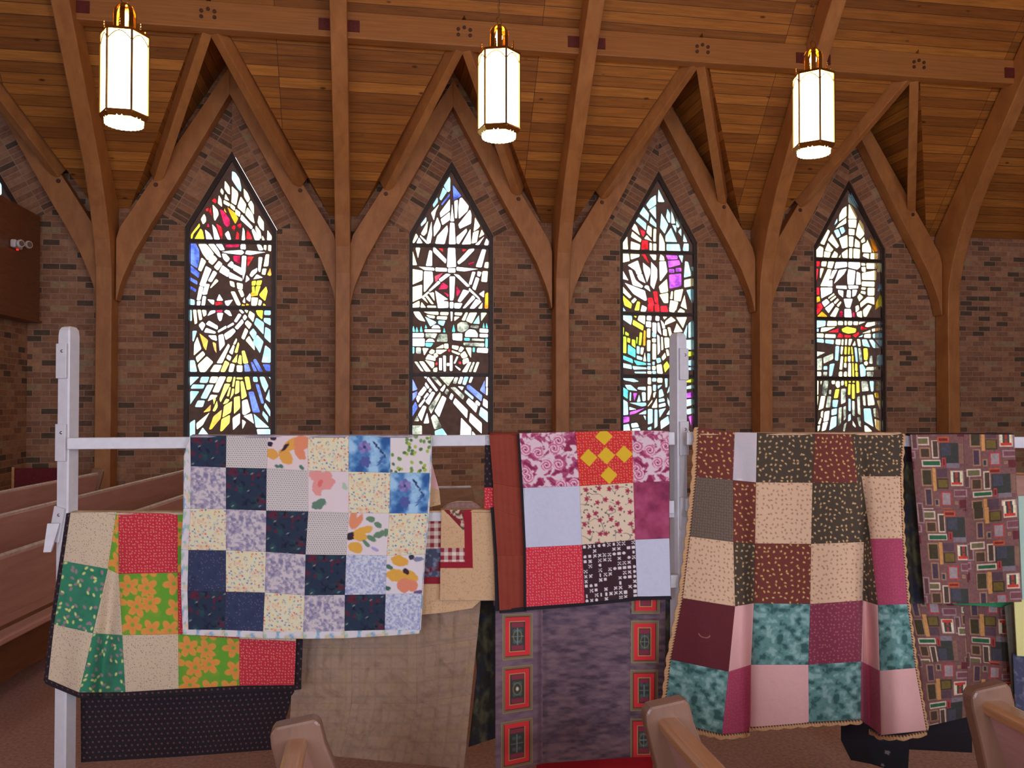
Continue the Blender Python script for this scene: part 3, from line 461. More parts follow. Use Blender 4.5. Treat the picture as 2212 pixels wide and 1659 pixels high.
G3 = [(1310, 370, 5.66, """c 635,215 708,365 700,375 628,375;c 605,290 608,405 520,465 485,410 540,335;c 455,435 520,520 510,610 405,520;c 605,425 608,590 520,480;c 545,555 610,640 610,690 525,630;b 395,560 488,635 480,725 358,610;c 670,510 755,650 712,765 655,690;c 745,455 778,520 780,630 755,625 728,560;c 790,445 845,635 790,640;c 855,570 900,660 870,695 852,660;c 800,655 855,665 852,760;c 790,690 865,865 720,860 722,790;c 915,690 918,800 875,740;c 945,750 990,865 935,862;c 735,890 890,890 908,975 735,970;c 945,885 1005,885 1005,975 932,972;y 345,640 370,670 412,788 310,705;y 315,735 428,830 415,870 300,805;y 255,795 265,955 185,950 200,880;y 300,855 412,895 405,960 295,955;y 505,660 555,690 550,810 490,750;y 575,705 610,705 605,860 570,855;y 495,780 560,858 460,825;y 655,750 690,810 712,880 715,975 642,975 645,800;y 525,875 558,880 558,970 525,965;y 570,885 612,885 610,970 570,968;r 405,695 475,740 455,800 435,790;r 435,840 510,850 510,955 425,955;y 190,1008 275,1010 285,1095 185,1118;y 292,1010 405,1015 400,1045 298,1080;r 425,1015 480,1015 530,1130 500,1110;y 525,1018 610,1020 605,1085 575,1085;y 660,1015 700,1040 712,1090 645,1090;w 645,1105 725,1100 745,1230 665,1340 650,1335;w 385,1090 432,1245 370,1265 350,1210 258,1150;w 445,1115 535,1190 535,1250 495,1360 450,1200;w 545,1105 620,1190 620,1300 580,1445 535,1390 545,1200;w 435,1252 480,1370 400,1330 372,1275;w 270,1205 310,1210 360,1330 450,1400 430,1425 320,1390;w 185,1185 272,1335 180,1310;w 480,1395 515,1400 540,1475 460,1420;w 220,1362 470,1460 495,1570 470,1585 330,1500;y 190,1395 310,1530 280,1555 185,1470;y 345,1545 372,1570 330,1615 300,1590;g 185,1500 310,1620 300,1680 220,1640;g 375,1590 412,1600 400,1700 340,1700;r 570,1470 625,1470 640,1630 590,1600;r 500,1550 565,1545 590,1640 520,1640;y 740,1315 755,1470 660,1490 640,1410;y 755,1485 755,1610 700,1610 645,1510;y 790,1470 815,1470 810,1560 775,1560;y 830,1460 940,1440 905,1590 825,1580;y 780,1575 880,1600 850,1700 765,1690;y 955,1505 985,1690 905,1650;b 975,1455 1055,1440 1045,1620;y 950,1330 1055,1310 1055,1400 950,1420;c 880,1030 940,1030 925,1125;c 960,1100 1000,1110 1040,1275 945,1300;c 1030,1170 1055,1170 1045,1240;p 725,1025 870,1030 870,1075 750,1080;p 750,1095 890,1085 905,1140 760,1180;p 762,1195 830,1195 830,1240 765,1240;p 845,1185 915,1180 918,1225 845,1228;p 765,1265 915,1250 918,1400 770,1435"""),
(1310, 650, 5.66, """w 300,0 340,0 320,30;w 435,50 495,80 480,130 415,128;b 195,65 240,125 180,122;r 505,40 575,35 575,128 505,128;r 590,40 645,40 650,130 590,130;r 660,62 740,60 755,135 665,132;y 780,30 870,35 830,140 765,130;y 905,90 955,120 955,142 865,138;c 182,178 310,182 315,220 300,295 185,215;g 330,185 370,185 360,208;y 395,180 475,182 470,290 430,265 380,235;w 495,182 552,185 548,240 490,235;w 600,185 648,190 645,245 598,240;y 690,192 745,195 705,230;y 790,192 850,240 710,300 720,250;y 850,200 985,198 935,335;g 330,230 455,305 445,365 318,290;w 485,250 545,255 545,325 480,315;w 560,265 612,270 610,400 560,370;w 620,270 648,265 675,420 625,370;w 660,230 700,270 722,330 685,340;y 860,270 935,375 820,385;y 690,350 735,345 742,430 690,420;y 745,325 780,325 800,405 770,435;G 185,320 215,325 212,415 182,410;G 232,372 275,400 270,430 228,415;G 185,435 245,440 245,640 182,630;G 255,448 292,460 288,515 252,500;G 310,468 355,480 355,575 308,540;G 365,440 385,445 378,530 362,510;G 405,385 440,390 425,540 392,540;o 455,360 482,365 478,545 445,545;y 495,340 540,340 535,452 492,445;b 560,378 608,395 605,445 558,440;y 558,460 605,460 605,508 558,505;w 618,410 650,435 658,620 625,665;y 665,440 690,445 698,590 670,605;y 705,450 765,450 775,560 715,580;t 265,530 355,595 355,695 260,645;b 370,552 408,560 405,648 368,640;y 418,570 460,572 445,655 415,650;y 495,480 540,480 535,615 495,612;y 560,522 608,525 608,712 560,715;y 470,620 488,740 445,735;b 370,665 440,690 435,725 370,710;b 498,640 535,645 535,745 498,740;t 185,660 318,710 325,765 182,705;t 330,722 485,760 485,782 370,785;c 182,755 305,785 312,835 182,810;c 318,795 490,815 490,835 330,840;b 340,865 485,865 485,888 350,885;b 500,762 540,762 540,785 502,782;b 500,800 540,800 540,842 500,840;y 500,860 550,860 550,892 502,890;b 605,705 660,695 670,745 620,765;b 560,745 592,745 590,785 560,780;y 558,795 605,800 600,845 558,845;b 558,855 608,858 605,892 560,890;y 612,785 675,775 690,890 620,885;y 715,630 730,690 690,730 672,690;y 725,595 758,595 770,665 740,675;G 740,735 775,800 715,878 695,790;b 985,290 990,300 980,460 940,400;c 1000,280 1050,240 1055,440 1000,450;c 970,480 1055,475 1055,595 975,590;G 975,620 1050,622 1050,670 980,680;b 985,735 1050,720 1050,800 985,780;b 985,820 1050,810 1050,845 990,845;c 195,945 330,950 400,985 330,992 220,970;y 505,940 545,940 545,1020 502,1015;b 560,945 610,945 608,985 558,985;y 622,945 685,945 682,1000 620,995;b 710,950 750,950 745,1050 720,1060;G 970,980 1050,950 1050,995 975,995;c 225,1028 300,1030 380,1100 260,1085;t 185,1045 265,1095 260,1200 185,1145;c 385,1055 480,1050 480,1095 380,1080;y 502,1042 550,1045 550,1120 525,1210 502,1215;b 568,1028 608,1028 605,1100 568,1098;b 625,1035 685,1025 630,1080;c 640,1095 680,1078 705,1160 640,1185;c 285,1118 305,1120 300,1222 280,1215;p 325,1128 378,1128 340,1228;c 400,1140 420,1230 370,1235;c 430,1118 480,1120 480,1220 440,1225;y 572,1125 610,1110 590,1180 570,1175;y 502,1285 560,1205 560,1235 510,1290;y 615,1185 622,1305 550,1305;c 185,1195 260,1240 268,1390 185,1395;b 280,1245 485,1245 485,1280 430,1290;c 280,1295 370,1325 280,1335;p 285,1358 470,1310 360,1372 285,1395;c 485,1335 485,1385 390,1385;c 640,1200 705,1190 715,1225 640,1240;c 640,1265 720,1245 725,1285 640,1305;c 640,1330 730,1310 650,1430;c 505,1325 565,1325 565,1490 505,1510;c 585,1330 625,1330 625,1530 585,1560;c 450,1402 482,1410 480,1465;p 190,1420 280,1415 280,1475 195,1495;c 195,1520 275,1505 295,1600 195,1600;c 300,1500 375,1490 400,1540 310,1550;c 310,1565 405,1555 420,1600 315,1600;c 660,1470 755,1405 770,1500 665,1570;c 505,1550 550,1535 550,1575 505,1575;c 745,1175 775,1240 770,1300 745,1240;c 730,1390 775,1325 775,1390;b 740,1120 775,1020 770,1100 750,1130;c 970,1050 1050,1025 1050,1070 970,1078;p 975,1130 1050,1115 1050,1180 970,1185;c 970,1210 1050,1200 1050,1270 965,1295;c 975,1330 1050,1310 1050,1375 985,1390;p 1000,1415 1050,1400 1045,1560;c 980,1550 1020,1600 975,1600""")]
G4 = [(1730, 390, 5.924, """b 605,170 640,200 712,350 700,355 650,305 600,280;y 585,325 585,455 485,525 490,440 530,365;y 610,300 650,330 718,465 712,490 605,490;y 605,500 715,500 705,605 610,600;b 465,480 470,530 425,575 440,530;y 580,475 582,545 440,615 480,560;b 420,645 480,620 512,705 460,735;b 490,612 545,590 570,650 520,690;y 750,500 800,580 812,690 755,750 700,700 720,600;y 345,625 375,650 300,825 245,805;y 400,680 490,835 455,870 345,765;y 595,695 600,850 525,870 485,745;y 610,615 690,625 685,700 610,695;y 612,715 675,720 668,850 612,845;y 695,740 755,790 755,860 682,850;y 810,720 825,780 775,800 765,770;o 875,715 930,780 985,900 920,920;y 850,750 900,870 905,920 780,915 785,820 835,800;y 240,838 290,860 280,980 175,975 190,900;y 345,795 418,880 385,915 305,895;y 300,905 385,920 365,985 290,980;y 430,900 475,935 465,985 385,985;y 600,875 600,990 530,990 520,930;y 615,868 662,868 658,995 612,992;y 672,870 758,880 752,995 668,992;y 512,940 510,985 478,985;y 800,935 875,935 870,1005 790,970;y 890,930 985,932 980,1005 885,1005;r 175,1035 245,1035 240,1100 178,1095;r 178,1130 230,1130 205,1285 185,1280;y 265,1038 335,1035 320,1100 258,1095;y 245,1125 298,1125 255,1250 240,1240;y 350,1038 430,1038 400,1125 335,1115;y 340,1135 395,1140 345,1350 245,1350;w 445,1045 590,1042 592,1105 425,1130;w 605,1045 760,1048 760,1105 720,1140 605,1115;y 770,1055 825,1060 825,1090 775,1090;y 835,1058 965,1060 965,1130 840,1130;y 770,1110 830,1105 830,1170 780,1165;y 975,1060 1010,1062 1005,1170 975,1170;w 405,1150 470,1140 410,1255 365,1258;w 482,1150 590,1130 550,1200 470,1280 420,1325;w 605,1135 700,1155 690,1250 680,1330 595,1330 592,1220;w 712,1165 760,1185 770,1330 700,1330;w 450,1345 585,1345 590,1390 450,1380;w 600,1340 735,1345 735,1380 610,1390;y 780,1185 960,1150 960,1275 780,1270;y 780,1290 945,1295 940,1360 775,1350;w 340,1290 405,1272 405,1355 335,1355;w 250,1370 405,1370 400,1435 260,1510;w 470,1400 545,1410 540,1500 480,1450;w 590,1400 640,1405 640,1500 580,1490;w 655,1400 725,1400 700,1470 655,1490;y 775,1365 835,1370 825,1400 770,1395;y 770,1412 830,1420 825,1460 760,1440;y 850,1375 945,1375 940,1470 850,1470;y 345,1500 420,1440 435,1460 355,1515;y 370,1525 440,1470 455,1490 385,1545;y 415,1560 470,1505 490,1530 440,1580;y 455,1595 505,1545 522,1560 480,1620;r 180,1375 240,1370 240,1460 178,1460;o 178,1500 240,1480 250,1540 180,1570;r 180,1595 260,1570 285,1620 240,1690 180,1730;w 265,1560 330,1512 370,1560 300,1620;w 305,1635 405,1560 430,1590 355,1700;y 445,1620 490,1640 445,1745 370,1735;w 545,1515 665,1515 630,1630 570,1620;y 720,1490 750,1445 800,1490 745,1550;y 755,1570 850,1490 940,1490 940,1590 850,1560 765,1630;y 695,1610 740,1595 748,1650 700,1690;y 860,1590 910,1605 840,1740 800,1740 790,1660;b 1010,1300 1030,1330 995,1420 975,1410;g 1015,1450 1015,1600 945,1659 960,1560"""),
(1730, 660, 5.924, """o 270,75 335,130 335,145 205,140;w 555,45 640,45 655,150 555,150;m 500,75 540,75 535,145 488,140;m 660,90 690,90 690,145 665,145;y 710,92 780,66 785,155 720,140;y 178,60 200,120 178,130;b 178,192 320,195 315,260 180,290;y 340,198 462,200 458,260 332,262;y 475,200 540,202 540,250 470,248;y 555,200 590,200 590,250 555,250;y 600,202 660,202 655,250 600,250;y 672,205 735,205 730,250 668,248;y 745,208 830,208 740,245;y 845,220 960,208 965,245 860,275 815,270;b 980,220 1010,220 1005,250 980,240;b 178,300 230,295 228,335 180,335;y 260,285 445,275 330,325 250,340;r 345,340 490,290 480,345;g 520,300 590,272 710,295 700,345 600,358 530,335;r 770,260 830,290 870,295 780,315 760,300;y 890,310 890,345 780,355;y 905,300 1010,285 1010,315 910,335;b 730,405 795,370 790,400;y 810,370 895,360 895,415 805,412;b 915,365 1015,350 1015,415 920,415;y 175,355 295,360 290,412 175,405;y 310,365 445,370 445,415 305,412;r 460,410 490,350 545,375 540,410;r 555,375 640,380 640,410 555,410;r 655,380 700,362 745,335 745,375 700,410;b 175,425 295,430 295,478 178,465;b 310,435 425,440 420,495 310,480;y 445,435 512,435 505,505 440,495;y 520,435 550,435 545,505 515,505;y 565,430 595,432 590,505 560,505;y 610,430 660,430 635,510 605,505;y 690,445 705,510 655,512;y 715,430 760,435 768,520 730,522;b 778,435 845,435 888,535 790,515;b 868,440 925,440 1005,545 920,540;b 945,440 1015,440 1015,525;b 440,520 495,520 480,705 432,700;y 508,525 545,530 530,625 505,620;g 560,525 590,530 585,625 552,620;g 605,530 630,535 625,625 600,622;g 640,530 660,530 670,625 645,625;b 680,535 718,540 732,720 700,720;s 730,545 775,550 790,720 748,725;g 795,550 855,550 860,640 850,700 805,695;s 880,650 915,640 920,745 870,740;b 970,640 1015,630 1015,765 965,755;s 178,585 315,600 185,665;s 285,665 415,610 415,685 290,745;s 178,695 272,670 272,820 178,825;b 290,780 340,775 340,820 285,820;b 365,755 435,740 400,900 358,905;y 508,650 545,655 530,820 490,815;g 560,655 590,655 585,720 555,720;y 600,650 640,650 635,720 600,715;g 650,640 675,640 675,720 650,715;y 550,735 585,735 585,795 548,790;y 605,735 645,740 645,910 598,905;g 655,735 678,740 685,910 655,905;g 692,740 722,745 728,835 692,835;g 695,850 730,850 732,910 697,905;b 750,760 795,750 830,815 830,900 760,910;y 805,725 845,710 862,740 840,770 810,755;s 835,790 935,785 935,830 832,830;s 945,785 1015,785 1015,825 945,825;s 840,850 935,850 925,910 845,905;y 180,845 262,850 262,900 178,900;s 285,850 340,850 335,900 285,895;y 485,850 530,845 530,910 480,905;y 550,850 590,845 590,910 545,905;y 180,965 230,965 225,1140 178,1140;y 245,970 275,970 255,1025;s 290,965 360,965 325,1160 265,1130;y 390,965 440,962 435,1005 395,1005;y 450,970 500,970 500,1040 465,1055 440,1020;y 512,970 550,965 550,1015 515,1025;g 560,968 592,968 590,1035 565,1030;g 610,968 640,968 640,985 610,985;g 660,968 690,968 690,985 660,985;g 705,968 745,970 752,1110 710,1120;s 770,970 855,970 870,1090 780,1100;b 875,970 935,970 930,1095 895,1100;s 960,975 1010,975 1010,1080 960,1090;s 360,1080 395,1080 385,1135 355,1130;g 440,1075 495,1070 475,1180 418,1185;s 510,1070 578,1065 575,1235 510,1265;g 605,1005 640,1005 635,1140 598,1140;g 650,1005 690,1010 692,1190 650,1190;y 178,1160 228,1160 205,1380 175,1375;y 255,1160 318,1160 290,1310 222,1340;s 340,1160 390,1165 380,1300 315,1305;b 405,1210 480,1210 465,1300 402,1295;b 605,1190 640,1200 640,1350 605,1345;s 650,1220 690,1225 692,1415 655,1400;s 715,1170 755,1160 768,1400 725,1385;s 785,1155 825,1150 835,1280 795,1275;s 845,1145 925,1140 950,1270 855,1280;g 940,1120 985,1115 995,1185 950,1180;y 965,1215 1010,1215 1010,1345;s 480,1310 530,1300 515,1520 472,1540;s 540,1300 580,1285 580,1440 545,1480;b 800,1320 895,1320 930,1555 810,1480;s 920,1320 970,1315 1000,1440 935,1420;b 390,1330 465,1315 460,1390 388,1405;y 255,1360 290,1345 280,1440 250,1420;k 300,1360 370,1345 355,1470 285,1485;b 385,1430 460,1415 455,1540 360,1600;b 605,1400 640,1385 640,1465 600,1485;y 215,1510 248,1435 268,1450 250,1520;k 280,1500 350,1485 320,1590 262,1610;y 190,1550 250,1530 240,1590 178,1640;s 550,1520 590,1490 565,1610 535,1605;s 660,1460 705,1540 700,1565 660,1530;s 715,1430 765,1435 775,1555 740,1540;y 940,1450 1015,1480 1010,1610 955,1570;y 810,1530 850,1545 915,1610 815,1615""")]
GC = {'w': ((.97, 1, 1), .06), 'y': ((1, .97, .50), .10), 'g': ((1, .78, .06), .22), 'o': ((1, .36, .02), .30), 'r': ((.75, .02, .03), .45), 'm': ((.50, .015, .07), .5),
      'b': ((.36, .70, 1), .25), 'c': ((.42, .93, 1), .22), 'B': ((.10, .16, .75), .45), 'p': ((.52, .10, .72), .4), 'G': ((.52, .80, .05), .35), 't': ((.12, .66, .66), .35),
      's': ((.42, .44, .34), .55), 'k': ((1, .85, .76), .2)}
GK = list(GC); GM = [glass_mat('window_glass_'+n, *GC[n]) for n in GK]
GY = WALL+.07
def pip(p, lp):
    c = False; n = len(lp)
    for i in range(n):
        x1, y1 = lp[i]; x2, y2 = lp[(i+1) % n]
        if (y1 > p[1]) != (y2 > p[1]) and p[0] < (x2-x1)*(p[1]-y1)/(y2-y1)+x1: c = not c
    return c
def rounded(P):
    """soften the corners of a pane a little"""
    o = []
    for i in range(len(P)):
        a, b, c = P[i-1], P[i], P[(i+1) % len(P)]
        for q, e in ((a, 1), (c, 2)):
            d = math.hypot(q[0]-b[0], q[1]-b[1]); k = min(.18, .012/max(d, 1e-4))
            o.append((b[0]+(q[0]-b[0])*k, b[1]+(q[1]-b[1])*k))
    return o
def stained(idx, u0, blocks, bars, desc):
    w_ = empty('window_%d' % idx, (u0, WALL, 0), kind='structure', label=desc)
    panes = []
    for ox, oy, sc, txt in blocks:
        for p in txt.replace('\n', '').split(';'):
            t = p.split(); P = []
            for q in t[1:]:
                x, y = q.split(','); r = at(ox+float(x)/sc, oy+float(y)/sc, GY); P.append((r[0]-u0, r[2]))
            cx = sum(p[0] for p in P)/len(P); cz = sum(p[1] for p in P)/len(P)
            P = [(p[0]+(p[0]-cx)*.004/max(.02, math.hypot(p[0]-cx, p[1]-cz)), p[1]+(p[1]-cz)*.004/max(.02, math.hypot(p[0]-cx, p[1]-cz))) for p in P]  # panes swollen outward, putting their bloom into the outline
            panes.append((GK.index(t[0]), rounded(P)))
    I = .035; out = [(-HW+I, SILL+.03), (HW-I, SILL+.03), (HW-I, SHO-.01), (0, TIP-.07), (-HW+I, SHO-.01)]
    vs = [Vector(p) for p in out]; es = [(i, (i+1) % 5) for i in range(5)]
    for _, P in panes:
        b = len(vs); P = [p for p in P]; vs += [Vector(p) for p in P]; es += [(b+i, b+(i+1) % len(P)) for i in range(len(P))]
    r = geometry.delaunay_2d_cdt(vs, es, [], 1, 1e-4)
    mg, mm = MB(), MB()
    bb = [(min(p[0] for p in P), max(p[0] for p in P), min(p[1] for p in P), max(p[1] for p in P)) for _, P in panes]
    for f in r[2]:
        P = [tuple(r[0][i]) for i in f]; c = (sum(p[0] for p in P)/len(P), sum(p[1] for p in P)/len(P))
        if not pip(c, out): continue
        hit = None
        for (k, Q), b in zip(panes, bb):
            if b[0] <= c[0] <= b[1] and b[2] <= c[1] <= b[3] and pip(c, Q): hit = k; break
        M_ = mg if hit is not None else mm; M_.cur = hit or 0
        M_.face([(x, GY-WALL, z) for x, z in P])
    g = mg.build('glass_pane', GM, w_)
    g.data.uv_layers and None
    mo = mm.build('resin_matrix', M_matrix, w_)
    so = mo.modifiers.new('thick', 'SOLIDIFY'); so.thickness = .02; so.offset = 0
    bmw = bmesh.new(); bmw.from_mesh(mo.data); bmesh.ops.remove_doubles(bmw, verts=bmw.verts, dist=1e-5); bmesh.ops.recalc_face_normals(bmw, faces=bmw.faces); bmw.to_mesh(mo.data); bmw.free()
    fr = MB(); o2 = [(-HW, SILL), (HW, SILL), (HW, SHO), (0, TIP), (-HW, SHO)]; i2 = [(-HW+.06, SILL+.05), (HW-.06, SILL+.05), (HW-.06, SHO-.015), (0, TIP-.125), (-HW+.06, SHO-.015)]
    for i in range(5):
        j = (i+1) % 5
        fr.mesh([(*o2[i][:1], .02, o2[i][1]), (o2[j][0], .02, o2[j][1]), (i2[j][0], .02, i2[j][1]), (i2[i][0], .02, i2[i][1]), (o2[i][0], .12, o2[i][1]), (o2[j][0], .12, o2[j][1]), (i2[j][0], .12, i2[j][1]), (i2[i][0], .12, i2[i][1])],
                [(0, 1, 2, 3), (4, 7, 6, 5), (3, 2, 6, 7), (0, 4, 5, 1)])
    fr.build('window_frame', M_frame, w_)
    for z in bars:
        m = MB(); m.box((0, .06, z), (2*HW-.12, .05, .045)); m.build('crossbar', M_frame, w_)
    for s in (-1, 1):
        m = MB(); m.box((s*(HW-.004), .01, (SILL+SHO)/2), (.008, .02, SHO-SILL)); m.build('edge_bead', M_trimw, w_)
stained(2, -1.985, G1, (3.855, 2.935, 2.01), 'tall pointed stained glass window with red and yellow rays and a small white star')
stained(3, 1.078, G2, (3.885, 2.955, 2.015), 'tall pointed stained glass window with a big white star above rooftops and letters')
stained(4, 4.21, G3, (3.885, 2.945, 2.01), 'tall pointed stained glass window in cyan, lime and purple, behind the rack post')
stained(5, 7.335, G4, (3.845, 2.925, 1.99), 'tall pointed stained glass window with a glowing disc over blue and yellow rays')
# the side bay's window at the far left shows only a blue sliver
stained(1, -5.20, [(-400, 200, 3, "c 1180,360 1210,400 1212,660 1180,680;c 1120,300 1165,350 1165,640 1120,640;b 1050,400 1100,350 1100,700 1050,700;c 1000,450 1035,420 1035,700 1000,700")], (3.855, 2.935, 2.01), 'blue stained glass window at the far left edge above the dark wooden box')
# ---------------------------------------------------------------- cloth prints (numpy, in units of about 1.7 mm)
def vn(X, Y, s, seed=0):
    x = X/s; y = Y/s; xi = np.floor(x).astype(np.int64); yi = np.floor(y).astype(np.int64); fx = x-xi; fy = y-yi
    fx = fx*fx*(3-2*fx); fy = fy*fy*(3-2*fy)
    def h(a, b):
        n = (a*374761393+b*668265263+seed*1442695041) & 0xffffffff
        n = ((n ^ (n >> 13))*1274126177) & 0xffffffff
        return ((n ^ (n >> 16)) & 0xffff)/65535.
    return (h(xi, yi)*(1-fx)+h(xi+1, yi)*fx)*(1-fy)+(h(xi, yi+1)*(1-fx)+h(xi+1, yi+1)*fx)*fy
def fb(X, Y, s, seed=0, o=3):
    t = 0; a = .5; k = 0
    for i in range(o): t = t+a*vn(X, Y, s, seed+i*17); k += a; a *= .5; s *= .5
    return t/k
def hsh(a, b, seed):
    n = (a*374761393+b*668265263+seed*1442695041+12345) & 0xffffffff
    for m_ in (2246822519, 3266489917, 668265263): n = ((n ^ (n >> 15))*m_) & 0xffffffff; n = n ^ (n >> 13)
    return ((n ^ (n >> 16)) & 0xffffff)/16777215.
def scatter(X, Y, s, seed, jit=.8):
    """distance and offset to the nearest of jittered points on a grid of pitch s, and three random numbers of it"""
    xi = np.floor(X/s).astype(np.int64); yi = np.floor(Y/s).astype(np.int64)
    D = np.full(X.shape, 1e9); DX = np.zeros(X.shape); DY = DX.copy(); R = [DX.copy() for _ in range(3)]
    for i in (-1, 0, 1):
        for j in (-1, 0, 1):
            a = xi+i; b = yi+j
            px = (a+.5+jit*(hsh(a, b, seed)-.5))*s; py = (b+.5+jit*(hsh(a, b, seed+1)-.5))*s
            dx = X-px; dy = Y-py; d = np.hypot(dx, dy); k = d < D
            D = np.where(k, d, D); DX = np.where(k, dx, DX); DY = np.where(k, dy, DY)
            for q in range(3): R[q] = np.where(k, hsh(a, b, seed+5+q), R[q])
    return D, DX, DY, R
WREF = np.array([.445, .456, .61])
def A(r, g, b, k=.75): return np.clip(lin((r, g, b))/WREF*k, 0, .9)
def fill(X, c): return np.ones(X.shape+(3,))*np.asarray(c)
def put(C, mask, c): 
    m = np.clip(mask, 0, 1)[..., None]; return C*(1-m)+np.asarray(c)*m
def st(d, r, e=.5): return np.clip((r-d)/e+.5, 0, 1)
def ell(X, Y, cx, cy, a, b, ang=0):
    c, s = math.cos(ang), math.sin(ang); x = (X-cx)*c+(Y-cy)*s; y = -(X-cx)*s+(Y-cy)*c
    return np.hypot(x/a, y/b)*min(a, b)
def blob(C, X, Y, cx, cy, a, b, ang, col, w=.25, seed=3):
    d = ell(X, Y, cx, cy, a, b, ang)+(fb(X, Y, 7, seed)-.5)*min(a, b)*w*4
    return put(C, st(d, min(a, b), 1.2), col)
def flower(C, X, Y, cx, cy, R, n, rot, col, col2=None, wd=.38):
    for k in range(n):
        a = rot+2*PI*k/n
        C = blob(C, X, Y, cx+math.cos(a)*R*.55, cy+math.sin(a)*R*.55, R*.52, R*wd, a, col if (col2 is None or k % 2) else col2, .12, k)
    return C
P = {}
def pat(f): P[f.__name__] = f; return f
@pat
def dot(X, Y, w, h):
    C = fill(X, A(182, 176, 186)); xs = X/5.2; ys = Y/4.6; row = np.floor(ys); dx = (xs+row*.5) % 1-.5; dy = ys % 1-.5
    return put(C, st(np.hypot(dx, dy)*5, 1.15, .8), A(82, 84, 125))
@pat
def sm(X, Y, w, h):
    C = fill(X, A(196, 190, 176)); C = put(C, (fb(X, Y, 14, 5)-.5)*2, A(196, 186, 156)); C = put(C, (fb(X, Y, 9, 9)-.55)*3, A(192, 160, 148))
    D, dx, dy, R = scatter(X, Y, 8.4, 11, .75); an = np.arctan2(dy, dx); rr = 2.5*(.72+.28*np.cos(5*an+R[1]*6))
    ring = st(D, rr, .8)*(1-st(D, 1.0, .6)*(R[2] > .4))
    C = put(C, ring*(R[0] < .30), A(186, 62, 78)); C = put(C, ring*((R[0] >= .30) & (R[0] < .78)), A(62, 98, 172)); C = put(C, ring*(R[0] >= .90), A(205, 130, 70))
    return C
def _lav(X, Y, c0, c1, c2, s, sd):
    C = fill(X, c1); n = fb(X+6*fb(X, Y, 9, sd), Y, s, sd, 3); C = put(C, (n-.48)*9, c0); C = put(C, (.38-n)*9, c2); return C
@pat
def lav(X, Y, w, h): return _lav(X, Y, A(176, 168, 188), A(140, 134, 166), A(112, 106, 148), 5.5, 31)
@pat
def lavb(X, Y, w, h): return _lav(X, Y, A(176, 182, 212), A(150, 154, 196), A(120, 128, 185), 4, 41)
@pat
def D(X, Y, w, h):
    C = fill(X, A(26, 40, 66)); C = put(C, (fb(X, Y, 16, 7)-.55)*5, A(30, 60, 72)); C = put(C, (fb(X+50, Y, 12, 8)-.66)*7, A(84, 18, 42)); C = put(C, (fb(X, Y+60, 10, 28)-.62)*7, A(12, 18, 40))
    q, dx, dy, R = scatter(X, Y, 34, 19); an = np.abs(dx*.6+dy) + np.abs(dx-dy*.4)*.35
    return put(C, st(an, 1.6, 1.4)*.6, A(150, 160, 170))
@pat
def N(X, Y, w, h):
    C = fill(X, A(40, 48, 84)); C = put(C, (fb(X, Y, 12, 7)-.5)*2, A(28, 34, 70)); q, dx, dy, R = scatter(X, Y, 6, 21)
    return put(C, st(q, 1.0, .8)*(R[0] > .5)*.6, A(120, 108, 128))
@pat
def blu(X, Y, w, h):
    n = fb(X, Y, 26, 13, 4); C = fill(X, A(70, 118, 180)); C = put(C, (n-.42)*5, A(138, 176, 222)); C = put(C, (.42-n)*6, A(36, 76, 146))
    cx, cy = .38*w, .32*h
    C = flower(C, X, Y, cx, cy, 14, 7, .3, A(96, 92, 160), A(120, 112, 180)); C = blob(C, X, Y, cx, cy, 4, 4, 0, A(50, 44, 100))
    C = flower(C, X, Y, .4*w, .72*h, 12, 6, .1, A(70, 78, 150))
    for k in range(6): C = blob(C, X, Y, (.62+.05*k)*w, (.2+.07*k)*h, 4.5, 2, .8+.9*(k % 2), A(28, 48, 100))
    for k in range(5): C = blob(C, X, Y, (.72+.03*k)*w, (.78-.06*k)*h, 6, 1.4, -.7+.5*(k % 2), A(54, 84, 150))
    return C
@pat
def gr(X, Y, w, h):
    C = fill(X, A(196, 188, 204)); rnd = random.Random(4)
    for k in range(46):
        t = rnd.random(); cx, cy = (rnd.uniform(.35, 1)*w, rnd.uniform(0, .5)*h) if t < .6 else ((rnd.uniform(0, .35)*w, rnd.uniform(.5, 1)*h) if t < .85 else (rnd.uniform(.5, .9)*w, rnd.uniform(.7, 1)*h))
        C = blob(C, X, Y, cx, cy, 4.2, 3.4, rnd.uniform(0, 3), [A(92, 128, 66), A(140, 162, 62), A(70, 104, 62)][k % 3], .1, k)
    return C
@pat
def pk(X, Y, w, h):
    C = fill(X, A(196, 180, 200))
    for (x, y, a, b, g) in ((.25, .15, 20, 13, .4), (.45, .32, 20, 12, -.5), (.22, .45, 16, 10, 1.2), (.45, .1, 12, 9, 0)): C = blob(C, X, Y, x*w, y*h, a, b, g, A(214, 130, 136), .15)
    C = blob(C, X, Y, .3*w, .3*h, 6, 9, .5, A(200, 96, 100), .2); C = blob(C, X, Y, .26*w, .82*h, 17, 10, -.5, A(82, 112, 104), .15); C = blob(C, X, Y, .9*w, .35*h, 9, 5, 1.2, A(150, 168, 160), .3)
    return C
